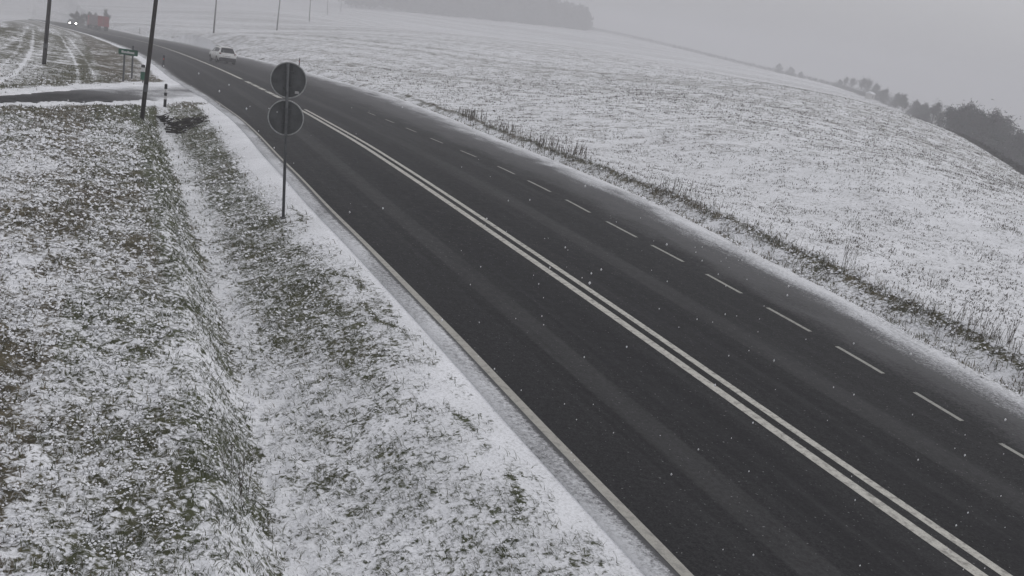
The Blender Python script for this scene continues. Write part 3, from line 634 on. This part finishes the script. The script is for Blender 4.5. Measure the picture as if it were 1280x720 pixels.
# ------------------------------------------------------------------ utility poles
def pole(base, top, h, r0, label, cross=True, mat='wood', y0=8):
    B = hit(*base, y0); Tp = at_d(*top, math.hypot(B[0], B[1])); ax = Vector(Tp - B).normalized(); o = empty('utility_pole', B, math.atan2(-B[0], B[1]) + .6)
    inv = Matrix.Rotation(-o.rotation_euler.z, 3, 'Z'); ax = inv @ ax; P = lambda k: ax * k
    MB().tube([P(-.4), P(h * .5), P(h)], [r0, r0 * .85, r0 * .68], 12).build('pole', M[mat], o, True)
    arm = MB().box(P(h - .45), (1.5, .09, .11), .01).build('cross_arm', M[mat], o)
    for k in (-.62, 0, .62): MB().lathe([(.02, 0), (.045, .02), (.04, .07), (.055, .09), (.03, .14)], 10, Matrix.Translation(P(h - .39 if k else h) + Vector((k, 0, 0))) @ Matrix.Rotation(math.pi / 2, 4, 'X')).build('insulator', M['ceramic'], arm, True)
    MB().tube([P(.9), P(1.15)], r0 * 1.02, 12).build('band', M['steel'], o)
    tag(o, label, 'utility pole', 'poles of the overhead line'); return o
pole((55, 80), (62, 0), 8.5, .115, 'dark utility pole standing in the ploughed field left of the side road', mat='wood')
pole((177.5, 148), (195, 0), 8.5, .076, 'nearest slim utility pole, leaning right, in snowy grass beside the junction', mat='wood')
pole((267, 41.5), (270.5, 0), 8.5, .20, 'utility pole in the right field just behind the white car', y0=90)
pole((346, 38), (350, 0), 8.3, .19, 'utility pole in the right field, second behind the white car', y0=120)
pole((386.5, 27), (388, 3), 7.6, .18, 'hazy utility pole at the crest of the right field', y0=150)
pole((409, 18.5), (410, -4), 8, .18, 'faintest, most distant utility pole in the haze', y0=380)
pole((426, 15), (427, -6), 8, .18, 'barely visible utility pole before the hazy wood', y0=440)

# ------------------------------------------------------------------ posts and the green sign
def striped_post():
    B = hit(206, 134, 8); dist = math.hypot(B[0], B[1]); h = 26 * dist / F_PX; o = empty('striped_post', B, math.atan2(-B[0], B[1])); n_ = 5; r = .058
    for k in range(n_):
        z0, z1 = ([0, .36, .52, .66, .82][k] * h, [.36, .52, .66, .82, 1][k] * h); MB().tube([(0, 0, z0 - (.2 if k == 0 else 0)), (0, 0, z1)], r * (1 if k % 2 == 0 else .985), 12).build('band', M['black' if k % 2 == 0 else 'white'], o)
    MB().lathe([(r * .97, 0), (r * .8, .03), (.01, .045)], 12, Matrix.Translation((0, 0, h)) @ Matrix.Rotation(math.pi / 2, 4, 'X')).build('cap', M['black'], o)
    tag(o, 'black and white banded marker post on the snowy corner of the junction', 'marker post')
striped_post()
def delineator(px, py, hpx, label, y0=20):
    B = hit(px, py, y0); dist = math.hypot(B[0], B[1]); h = max(hpx * dist / F_PX, .9); o = empty('delineator_post', B, math.atan2(-B[0], B[1])); wv_ = .13
    MB().box((0, 0, h * .5 - .1), (wv_, .07, h + .2), .015).build('post', M['black'], o); MB().box((0, -.042, h * .72), (wv_ * .6, .012, h * .12)).build('reflector', M['red'], o); MB().box((0, 0, h + .022), (wv_ * .8, .05, .045), .01).build('cap', M['steel'], o)
    tag(o, label, 'delineator post', 'roadside posts')
delineator(204, 85, 8, 'dark roadside post at the tip of the grassy triangle by the road', 25)
delineator(373.5, 86, 12, 'dark roadside post right of the road above the round sign')
delineator(174.5, 42, 7, 'faint roadside post at the right road edge before the truck', 70)
def marker():
    B = hit(178.5, 104, 12); dist = math.hypot(B[0], B[1]); s = dist / F_PX; o = empty('kilometre_post', B, math.atan2(-B[0], B[1]))
    MB().tube([(0, 0, -.2), (0, 0, 21 * s)], .03, 8).build('post', M['steel'], o)
    MB().box((-.02, -.05, 8.5 * s), (5 * s, .03, 9 * s), .008).build('green_plate', M['green'], o); MB().box((-.02, -.05, 15.5 * s), (4.4 * s, .03, 4.4 * s), .008).build('white_plate', M['white'], o); MB().box((-.02, -.05, 19.5 * s), (4.2 * s, .03, 3 * s), .008).build('dark_plate', M['black'], o)
    tag(o, 'small post with green and white plates half hidden behind the leaning pole', 'marker post')
marker()
def direction_sign():
    B1 = hit(154, 102, 12); B2 = hit(164.5, 99, 12); B2 = np.array([B2[0], B2[1], B2[2]]); dist = math.hypot(B1[0], B1[1]); s = dist / F_PX; o = empty('direction_sign', (B1 + B2) / 2, math.atan2(-B1[0], B1[1]) - .1); ro = Matrix.Rotation(-o.rotation_euler.z, 3, 'Z')
    ztop = (at_d(160, 62, dist) - B1)[2]; mid = (B1 + B2) / 2
    for Bx in (B1, B2):
        p = ro @ Vector(Bx - mid); MB().tube([(p.x, p.y, p.z - .3), (p.x, p.y + .02, ztop + .05)], .045, 10).build('leg', M['steel'], o)
    c = ro @ Vector(at_d(160.3, 65.3, dist - .18) - mid); wS, hS = 20.5 * s, 6.6 * s
    bd_ = MB().box(c, (wS, .04, hS), .02).build('board', M['green'], o)
    b = MB(); xx = -wS * .36
    for k, wl_ in enumerate((.16, .12, .13, .11, .14, .12, .1, .13, .12)):
        ht = hS * (.42 if k in (0, 4) else .30); zc = c.z - hS * .05 + (ht - hS * .3) / 2; b.box((c.x + xx + wl_ * .35, c.y - .027, zc), (wl_ * .55, .01, ht)); xx += wl_ * 1.15 * wS / 1.75 * .9
    b.build('worn_lettering', M['sticker'], bd_)
    tag(o, 'green direction sign board with pale writing on two thin legs', 'road sign')
direction_sign()

# ------------------------------------------------------------------ vehicles
def make_car(name, bm_, label, lit=False):
    o = empty(name, (0, 0, 0)); HW = .89
    #  y, zlow, zbelt, ztop, wlow, wbelt, wtop
    ST = [(-2.18, .42, .60, .66, .70, .74, .66), (-2.14, .34, .78, .86, .80, .84, .74), (-2.06, .30, .96, 1.04, .85, .88, .76), (-1.93, .28, 1.02, 1.21, .87, .89, .70), (-1.72, .27, 1.03, 1.50, .88, .895, .60), (-1.2, .26, 1.02, 1.58, .885, .90, .62), (-.2, .25, 1.0, 1.61, .885, .90, .63), (.45, .25, .99, 1.53, .885, .90, .61), (1.0, .25, .98, 1.17, .885, .895, .66), (1.22, .26, .97, 1.0, .88, .89, .80), (1.75, .28, .90, .94, .86, .87, .76), (2.06, .32, .78, .84, .80, .82, .70), (2.17, .40, .58, .66, .68, .72, .62)]
    b = bmesh.new(); rings = []
    for (yy, zl, zb, zt, wl_, wb, wt) in ST:
        half = [(wl_ * .82, zl), (wl_, zl + .10), (wb, (zl + zb) * .55), (wb, zb - .05), (wb - .03, zb), (wt + (wb - wt) * .12, zt - (zt - zb) * .18), (wt - .06, zt)]
        pts = [(x_, z_) for x_, z_ in half] + [(0, zt + .015)] + [(-x_, z_) for x_, z_ in half[::-1]] + [(0, zl)]
        rings.append([b.verts.new((x_, yy, z_)) for x_, z_ in pts])
    k = len(rings[0])
    for A, B in zip(rings[:-1], rings[1:]):
        for i in range(k): b.faces.new((A[i], A[(i + 1) % k], B[(i + 1) % k], B[i]))
    b.faces.new(rings[0]); b.faces.new(rings[-1][::-1])
    mb = MB(); mb.b.free(); mb.b = b; body = mb.build('body', M[bm_], o, True)
    def win(poly, nrm, nm='window'): MB().prism(poly, nrm, .012).build(nm, M['glass'], o)
    def side_pt(i, u, sg, f_=0.0, j=None):
        A = ST[i]; zl, zb, zt, wb, wt = A[1], A[2], A[3], A[5], A[6]; x1, z1 = wb - .03, zb; x2, z2 = wt + (wb - wt) * .12, zt - (zt - zb) * .18
        return (sg * (x1 + (x2 - x1) * u - .004), A[0], z1 + (z2 - z1) * u)
    for sg in (-1, 1):
        n_ = (sg * .88, 0, .45)
        win([side_pt(4, .12, sg), side_pt(5, .10, sg), side_pt(5, .92, sg), side_pt(4, .80, sg)], n_)
        a = [side_pt(5, .10, sg), side_pt(6, .10, sg), side_pt(6, .93, sg), side_pt(5, .92, sg)]; a[0] = (a[0][0], a[0][1] + .08, a[0][2]); a[3] = (a[3][0], a[3][1] + .08, a[3][2]); win(a, n_)
        a = [side_pt(6, .10, sg), side_pt(8, .12, sg), side_pt(7, .92, sg), side_pt(6, .93, sg)]; a[0] = (a[0][0], a[0][1] + .08, a[0][2]); a[3] = (a[3][0], a[3][1] + .08, a[3][2]); win(a, n_)
        MB().box((sg * .97, .78, 1.05), (.17, .1, .13), .03).build('mirror', M[bm_], o)
        tl_ = MB().box((sg * .73, -2.075, .93), (.22, .12, .17), .03, Matrix.Rotation(sg * .25, 3, 'Z')).build('tail_light', M['tail'], o)
        MB().box((sg * .66, 2.05, .70), (.30, .14, .13) if not lit else (.34, .22, .28), .03, Matrix.Rotation(-sg * .2, 3, 'Z')).build('headlight', M['headlit'] if lit else M['lampclear'], o)
        MB().tube([(sg * .6, -1.55, 1.575), (sg * .63, -.2, 1.66), (sg * .6, .35, 1.585)], .018, 6).build('roof_rail', M['black'], o)
    win([(-.70, -2.085, 1.05), (.70, -2.085, 1.05), (.56, -1.775, 1.475), (-.56, -1.775, 1.475)], (0, -.83, .55), 'rear_window')
    win([(-.64, .98, 1.17), (.64, .98, 1.17), (.55, .50, 1.50), (-.55, .50, 1.50)], (0, .56, .83), 'windscreen')
    MB().box((0, -2.10, .45), (1.62, .22, .36), .05).build('rear_bumper', M['black'], o); MB().box((0, 2.12, .46), (1.4, .16, .26), .05).build('front_bumper', M['black'], o)
    MB().box((0, -2.19, .72), (.52, .02, .115)).build('number_plate', M['white'], o); MB().box((0, -1.80, 1.545), (1.1, .22, .035), .012).build('spoiler', M[bm_], o)
    for sx_ in (-1, 1):
        for yy in (-1.33, 1.36):
            T_ = Matrix.Translation((sx_ * .80, yy, .335)) @ Matrix.Rotation(math.pi / 2, 4, 'Z'); wh = MB().lathe([(.21, -.11), (.31, -.11), (.335, -.07), (.335, .07), (.31, .11), (.21, .11)], 28, T_, True).build('wheel', M['tyre'], o, True)
            MB().lathe([(.02, -.10), (.20, -.105), (.215, -.1), (.215, .1), (.20, .105), (.02, .10)], 20, T_).build('rim', M['alloy'], wh)
            MB().lathe([(.345, -.085), (.40, -.085), (.40, .088), (.345, .088)], 28, Matrix.Translation((sx_ * .81, yy, .345)) @ Matrix.Rotation(math.pi / 2, 4, 'Z'), True).build('wheel_arch', M['black'], o)
    MB().box((0, 0, .27), (1.5, 3.6, .12)).build('underbody', M['black'], o)
    tag(o, label, 'car'); return o
def place_vehicle(o, yq, lat, rev=False, yaw=0.0):
    a, b = road_pt(yq, lat); o.location = (float(a), float(b), float(f_z(yq)) + .006); t_ = float(f_t(yq)); sl = float(f_z(yq + 1) - f_z(yq - 1)) / 2 / math.sqrt(1 + t_ * t_)
    o.rotation_euler = ((-math.atan(sl) if rev else math.atan(sl)), 0, math.atan2(-t_, 1) + yaw + (math.pi if rev else 0))
CAR_L, CAR_Y = on_road(279.5, 79); print('car', CAR_L, CAR_Y)
WC = place_vehicle(make_car('white_car', 'carwhite', 'white estate car with dark rear window driving away in the right lane'), CAR_Y + 1.0, CAR_L, yaw=.10)
ON_L, ON_Y = on_road(93.5, 33); print('oncoming', ON_L, ON_Y)
place_vehicle(make_car('oncoming_car', 'cardark', 'distant oncoming car with both headlights lit at the far road bend', True), ON_Y, min(ON_L, -1.6), True)
def make_truck():
    o = empty('lorry', (0, 0, 0)); Lb, Wd, zf, Hb = 12.0, 2.5, 1.0, 2.35
    MB().box((0, Lb / 2, zf + Hb / 2), (Wd, Lb, Hb), .03).build('trailer_box', M['curtain'], o)
    for sg in (-1, 1): dr = MB().box((sg * Wd * .247, -.03, zf + Hb / 2), (Wd * .475, .06, Hb - .16), .015).build('rear_door', M['truckred'], o); MB().tube([(sg * .12, -.08, zf + .2), (sg * .12, -.08, zf + Hb - .2)], .022, 8).build('lock_bar', M['steel'], dr)
    b = MB()
    for sg in (-1, 1): b.box((sg * (Wd / 2 - .04), -.045, zf + Hb / 2), (.08, .09, Hb), .01)
    b.box((0, -.045, zf + Hb - .04), (Wd - .17, .09, .08)); b.box((0, -.045, zf + .04), (Wd - .17, .09, .08)); b.build('door_frame', M['truckred'], o)
    MB().box((0, .3, .62), (2.4, .12, .14), .02).build('underride_bar', M['black'], o)
    for sg in (-1, 1): MB().box((sg * .95, .2, .85), (.42, .08, .16), .02).build('tail_light', M['tail'], o); MB().box((sg * .5, Lb / 2, 1.02), (.12, Lb - .3, .24)).build('chassis_rail', M['black'], o); MB().box((sg * .92, .75, .6), (.5, .03, .75)).build('mudflap', M['black'], o)
    def wheel(x_, y_, par=o):
        T_ = Matrix.Translation((x_, y_, .5)) @ Matrix.Rotation(math.pi / 2, 4, 'Z'); wh = MB().lathe([(.28, -.17), (.47, -.17), (.5, -.12), (.5, .12), (.47, .17), (.28, .17)], 24, T_, True).build('wheel', M['tyre'], par, True); MB().lathe([(.02, -.1), (.27, -.12), (.28, .12), (.02, .1)], 16, T_).build('rim', M['alloy'], wh)
    for yy in (1.6, 2.9, 4.2):
        for sg in (-1, 1): wheel(sg * 1.05, yy)
    cb = MB(); prof = [(Lb + .7, 1.0), (Lb + 2.9, .55), (Lb + 3.0, 1.7), (Lb + 2.8, 2.6), (Lb + 2.2, 3.1), (Lb + .75, 3.2)]; cb.prism([(-1.22, a, z_) for a, z_ in prof], (1, 0, 0), 2.44); cab = cb.build('cab', M['truckred'], o)
    MB().box((0, Lb + 2.95, 2.12), (2.1, .05, .85), .02, Matrix.Rotation(.2, 3, 'X')).build('windscreen', M['glass'], o)
    for sg in (-1, 1): MB().box((sg * 1.225, Lb + 2.1, 2.3), (.03, .95, .75), .01).build('side_window', M['glass'], o); MB().box((sg * 1.42, Lb + 2.75, 2.4), (.18, .12, .7), .03).build('mirror', M['black'], o); wheel(sg * 1.05, Lb + 2.0); wheel(sg * 1.05, Lb - 1.4); MB().box((sg * .85, Lb + 3.0, .85), (.35, .08, .2), .02).build('headlight', M['lampclear'], o)
    MB().box((0, Lb + .4, .85), (1.1, 4.2, .3)).build('tractor_chassis', M['black'], o)
    tag(o, 'red lorry with a tall box trailer driving away into the haze', 'truck'); return o
TL, TY = on_road(129, 38.5); print('truck', TL, TY)
TR_O = make_truck(); place_vehicle(TR_O, TY, TL, yaw=.04)

# ------------------------------------------------------------------ trees
def branch_tree(name, seed, h, spread, dense, m, low=.15, tw=.03):
    """bare winter tree: tapered trunk with limbs, and a crown of twig tufts through the crown volume"""
    R = np.random.default_rng(seed); b = MB(); tips = []
    def grow(p, d, ln, r, lv):
        pts = [p]; q_ = p.copy(); dd_ = d.copy()
        for k in range(3): dd_ = (dd_ + Vector(R.normal(0, .16, 3)) + Vector((0, 0, .06))).normalized(); q_ = q_ + dd_ * ln / 3; pts.append(q_.copy())
        b.tube(pts, [r, r * .85, r * .7, r * .5], 5 if lv else 8, True); tips.append((pts[-1], lv)); 
        if lv < 3:
            for k in range(4 if lv == 0 else 3):
                a = R.uniform(0, 6.28); up = R.uniform(.25, .9); s = pts[1 + int(R.integers(0, 3))]; nd = (Vector((math.cos(a) * spread, math.sin(a) * spread, up)) + dd_ * .4).normalized(); grow(s.copy(), nd, ln * R.uniform(.5, .75), r * .5, lv + 1)
        tips.extend([(p_, lv) for p_ in pts[1:]] if lv > 0 else [])
    grow(Vector((0, 0, -.3)), Vector((0, 0, 1)), h * .5, h * .022, 0); root = bpy.data.objects.new(name, None); C.objects.link(root)
    b.build('trunk', M['bark'], root, True)
    T = np.array([t_[0] for t_ in tips if t_[1] > 0]); T = T[T[:, 2] > h * low]; N = dense; c_ = T[R.integers(0, len(T), N)] + R.normal(0, 1, (N, 3)) * np.array([h * .048, h * .048, h * .042]); c_[:, 2] = np.clip(c_[:, 2], .05, h * 1.05)
    if low < .1:                                     # bushy to the ground
        e = R.normal(0, 1, (N // 2, 3)) * np.array([h * .19, h * .19, h * .2]) + np.array([0, 0, h * .28]); e[:, 2] = np.abs(e[:, 2]); c_ = np.concatenate([c_, e])
    n_ = len(c_); d_ = R.normal(0, 1, (n_, 3)) + np.array([0, 0, .35]); d_ /= np.linalg.norm(d_, axis=1)[:, None]; s_ = np.cross(d_, R.normal(0, 1, (n_, 3))); s_ /= np.linalg.norm(s_, axis=1)[:, None] + 1e-9
    ln = R.uniform(.5, 1.3, (n_, 1)) * h * .075; wd = R.uniform(.6, 1.4, (n_, 1)) * tw; v = np.stack([c_ - s_ * wd, c_ + s_ * wd, c_ + d_ * ln], 1).reshape(-1, 3); f_ = np.arange(n_ * 3).reshape(-1, 3)
    raw('crown', v, f_, m=M[m], parent=root); return root
VAR = [branch_tree('bare_tree', 1, 6, .8, 3600, 'twig', .15, .048), branch_tree('bare_tree', 2, 6, .65, 2600, 'twig2', .2, .045), branch_tree('bushy_tree', 3, 6, .95, 4200, 'twig', .02, .055), branch_tree('bushy_tree', 4, 6, 1.0, 5200, 'ever', .02, .06), branch_tree('slim_tree', 5, 6, .35, 1500, 'twig', .05, .04)]
used = set()
def tree(v, px, py, hpx, dist, label, group):
    B = at_d(px, py, dist); z = gz(B[0], B[1]); s = hpx * dist / F_PX / 6 * 1.0
    z_hid = B[2]
    o = VAR[v] if v not in used else copy_tree(VAR[v]); used.add(v); o.location = (B[0], B[1], min(z, z_hid) if abs(z - z_hid) < 3 else z); k = float(RNG.uniform(.9, 1.15)); o.scale = (s * k, s * k, s * (1 + max(0, (z_hid - o.location.z)) / max(hpx * dist / F_PX, 1))); o.rotation_euler = (0, 0, float(RNG.uniform(0, 6.28))); tag(o, label, 'tree', group); return o
G1 = 'trees in the dark clump at the right edge'
for v, px, py, hp, dd, lb in [(3, 1189, 172, 40, 172, 'rounded dark bush at the left end of the dark clump'), (2, 1203, 178, 48, 170, 'tall dense tree second from the left in the dark clump'), (3, 1219, 188, 54, 168, 'tallest dense tree in the middle of the dark clump'), (2, 1233, 196, 56, 166, 'broad dark tree right of the tallest in the clump'),
        (0, 1245, 204, 56, 172, 'open bare tree showing sky at the right shoulder of the clump'), (3, 1252, 208, 46, 160, 'low dark bush below the open bare tree in the clump'), (2, 1264, 214, 44, 158, 'dark tree next to the right frame edge, left of the last two'), (0, 1274, 220, 52, 160, 'bare tree rising near the right edge of the view'), (3, 1283, 226, 44, 152, 'dark bush cut by the right edge of the view')]: tree(v, px, py, hp, dd, lb, G1)
G2 = 'hazy hedgerow trees along the far field'
LB2 = 'small hazy hedgerow tree on the skyline of the far field'
for v, px, py, hp, dd, lb in [(4, 1164, 160, 34, 215, 'slim bare tree standing left of the dark clump'), (1, 1172, 161, 24, 210, 'low bare tree touching the left side of the dark clump'), (2, 1150, 153, 24, 240, 'bushy hazy tree left of the slim bare tree'), (2, 1138, 147, 22, 265, LB2), (0, 1127, 142, 24, 290, LB2), (2, 1116, 136, 20, 310, LB2), (2, 1105, 131, 20, 340, LB2),
        (2, 1091, 122, 18, 370, LB2), (4, 1083, 119, 22, 380, 'right one of the twin pointed hazy trees above the white shed'), (4, 1076, 117, 21, 385, 'left one of the twin pointed hazy trees above the white shed'), (4, 1062, 114, 18, 410, 'taller of two faint pointed trees left of the twin trees'), (4, 1055, 111, 16, 420, 'shorter of two faint pointed trees left of the twin trees'), (2, 1047, 109, 10, 440, LB2), (2, 985, 95, 12, 560, LB2), (2, 972, 91, 12, 560, LB2), (2, 1000, 98, 9, 540, LB2), (2, 1158, 157, 16, 225, LB2), (2, 1144, 150, 14, 250, LB2)]: tree(v, px, py, hp, dd, lb, G2)
G3 = 'hazy bushes where the road vanishes'
for v, px, py, hp, dd, lb in [(2, 97, 29, 14, 330, 'round hazy bush above the lit headlights'), (2, 102, 27, 9, 340, 'smaller hazy bush just right of the headlights'), (2, 113, 28, 13, 340, 'hazy bush between the headlights and the red lorry'), (2, 119, 27, 11, 335, 'hazy bush touching the left side of the red lorry'), (0, 134, 24, 12, 330, 'hazy bare tree above the roof of the red lorry')]: tree(v, px, py, hp, dd, lb, G3)

# far wood on the skyline: one mass
def forest():
    R = np.random.default_rng(5); V, Fc = [], []
    for k in range(420):
        u = R.random(); px = 432 + 304 * u; dd = R.uniform(660, 760); base = np.interp(px, [430, 500, 620, 740], [16, 13, 24, 38]); B = at_d(px, base, dd); hh = np.interp(px, [430, 500, 560, 640, 700, 728, 742], [17, 19, 20, 19, 15.5, 14, 7]) * R.uniform(.8, 1.12); z0 = gz(B[0], B[1])
        if px < 510 and R.random() < .45: continue
        n_ = 150; u3 = R.random(n_); wdt = hh * .17 * np.sqrt(np.clip(1.05 - u3 * .9, 0.05, 1)); c_ = np.stack([R.normal(0, 1, n_) * wdt, R.normal(0, 1, n_) * wdt, u3 * hh * (.98)], 1) + np.array([B[0], B[1], z0])
        if px < 510: c_[:, 2] += hh * .12 * (1 - u3)
        d_ = R.normal(0, 1, (n_, 3)) + np.array([0, 0, .5]); d_ /= np.linalg.norm(d_, axis=1)[:, None]; s_ = np.cross(d_, R.normal(0, 1, (n_, 3))); s_ /= np.linalg.norm(s_, axis=1)[:, None] + 1e-9; sz = R.uniform(.6, 1.6, (n_, 1))
        V.append(np.stack([c_ - s_ * sz * .55, c_ + s_ * sz * .55, c_ + d_ * sz * 1.5], 1).reshape(-1, 3))
        tv = np.array([[-.16, 0, 0], [.16, 0, 0], [0, .16, hh * .8], [0, -.16, 0], [0, .2, 0], [.05, 0, hh * .8]]) + np.array([B[0], B[1], z0 - .3]); V.append(tv)
    V = np.concatenate(V); o = raw('forest', V, np.arange(len(V)).reshape(-1, 3), m=M['twig']); tag(o, 'pale grey wood on the far skyline half lost in haze', 'forest', kind='stuff')
forest()
def hedge(pts, dist, hpx, name, label):
    R = np.random.default_rng(9); V = []
    for (ax_, ay_), (bx_, by_), (d0, d1) in zip(pts[:-1], pts[1:], zip(dist[:-1], dist[1:])):
        for k in range(1500):
            u = R.random(); dd = d0 + (d1 - d0) * u; B = at_d(ax_ + (bx_ - ax_) * u, ay_ + (by_ - ay_) * u, dd); z0 = gz(B[0], B[1]); hh = hpx * dd / F_PX; c_ = np.array([B[0], B[1], z0 + R.random() * hh]) + R.normal(0, .4, 3) * np.array([1, 1, .1]); d_ = R.normal(0, 1, 3) + np.array([0, 0, .6]); s_ = np.cross(d_, R.normal(0, 1, 3)); s_ /= np.linalg.norm(s_); V += [c_ - s_ * .12, c_ + s_ * .12, c_ + d_ * min(.5, hh * .5)]
    o = raw(name, np.array(V), np.arange(len(V)).reshape(-1, 3), m=M['twig']); tag(o, label, 'hedge')
hedge([(738, 38.5), (830, 57.5), (920, 79.5), (1040, 107.5), (1100, 125)], [705, 625, 545, 445, 380], 3.2, 'hedge', 'long low grey hedge along the skyline of the far field')
hedge([(1140, 148), (1170, 158), (1200, 170), (1240, 192), (1285, 222)], [158, 145, 130, 114, 98], 2.2, 'field_edge_hedge', 'thin dark strip of dead weeds below the dark tree clump')
def shed():
    B = at_d(1087, 122, 350); z0 = gz(B[0], B[1]); o = empty('shed', (B[0], B[1], max(z0, B[2] - .3) if abs(z0 - B[2]) < 2.5 else z0), .9); MB().box((0, 0, .7), (3.2, 2, 1.8)).build('wall', M['wall'], o)
    MB().prism([(-1.75, -1.25, 1.6), (-1.75, 1.25, 1.6), (-1.75, 0, 2.3)], (1, 0, 0), 3.5).build('roof', M['snow'], o); MB().box((0, -1.01, .7), (.8, .03, 1.3)).build('door', M['wood'], o); tag(o, 'tiny pale shed with snowy roof below the twin hazy trees', 'shed')
shed()

# ------------------------------------------------------------------ brushwood across the ditch, single weed in the ditch
def brush():
    R = np.random.default_rng(3); root = empty('brushwood', hit(224, 162, 8)); o0 = Vector(root.location); b = MB()
    for k in range(80):
        u = R.random(); px = 197 + 54 * u; py = 147 + 20 * math.sin(u * math.pi) * R.uniform(.2, 1.05); B = hit(px, py, 10); an = R.normal(0, .25) + (-.75 if u < .55 else .55); ln = R.uniform(.4, 1.3); up = R.uniform(.05, .6)
        d_ = Vector((math.cos(an), math.sin(an), up)).normalized(); p = Vector(B) - o0 - d_ * ln * .5 + Vector((0, 0, .04)); mid = p + d_ * ln * .5 + Vector(R.normal(0, .03, 3)); r_ = R.uniform(.018, .045); b.tube([p, mid, p + d_ * ln], [r_, r_ * .8, r_ * .4], 5)
    b.build('stems', M['snowy_stem'], root); tag(root, 'tangle of dark snow-capped stems lying across the ditch near the banded post', 'brushwood')
brush()
def weed(px, py, h, nm_l, ns):
    B = hit(px, py, 5, False); B[2] = gz(B[0], B[1]); v_, f_ = [], []
    for k in range(ns): stalk_verts(B + np.array([RNG.normal(0, .09), RNG.normal(0, .09), 0]), h * RNG.uniform(.5, 1.1), v_, f_, r=.004, nb=7)
    o = raw('dry_weed', np.array(v_), np.array(f_), m=M['weed']); tag(o, nm_l, 'weed')
weed(303, 632, .55, 'tall dry branching weed beside the ditch bank in the foreground', 7)
weed(1058, 335, .6, 'brown dry weed tuft on the lip of the right verge beside the field', 12)

# ------------------------------------------------------------------ falling snow
R = np.random.default_rng(21); V, Fc = [], []
ico = np.array([(1, 0, 0), (-1, 0, 0), (0, 1, 0), (0, -1, 0), (0, 0, 1), (0, 0, -1)], float); icf = np.array([(0, 2, 4), (2, 1, 4), (1, 3, 4), (3, 0, 4), (2, 0, 5), (1, 2, 5), (3, 1, 5), (0, 3, 5)])
cnt = 0
while cnt < 520:
    dd = R.uniform(2.5, 24); p = at_d(R.uniform(-100, 1400), R.uniform(-60, 780), dd)
    if p[2] < .3 or p[2] > 4.3: continue
    s_ = R.uniform(.004, .008) * (1 if dd > 6 else .6); V.append(ico * s_ * np.array([1, 1, 1.5]) + p); Fc.append(icf + cnt * 6); cnt += 1
o = raw('falling_snow', np.concatenate(V), np.concatenate(Fc), m=M['flake']); tag(o, 'small white snowflakes falling through the air above the road', 'snowflakes', kind='stuff')
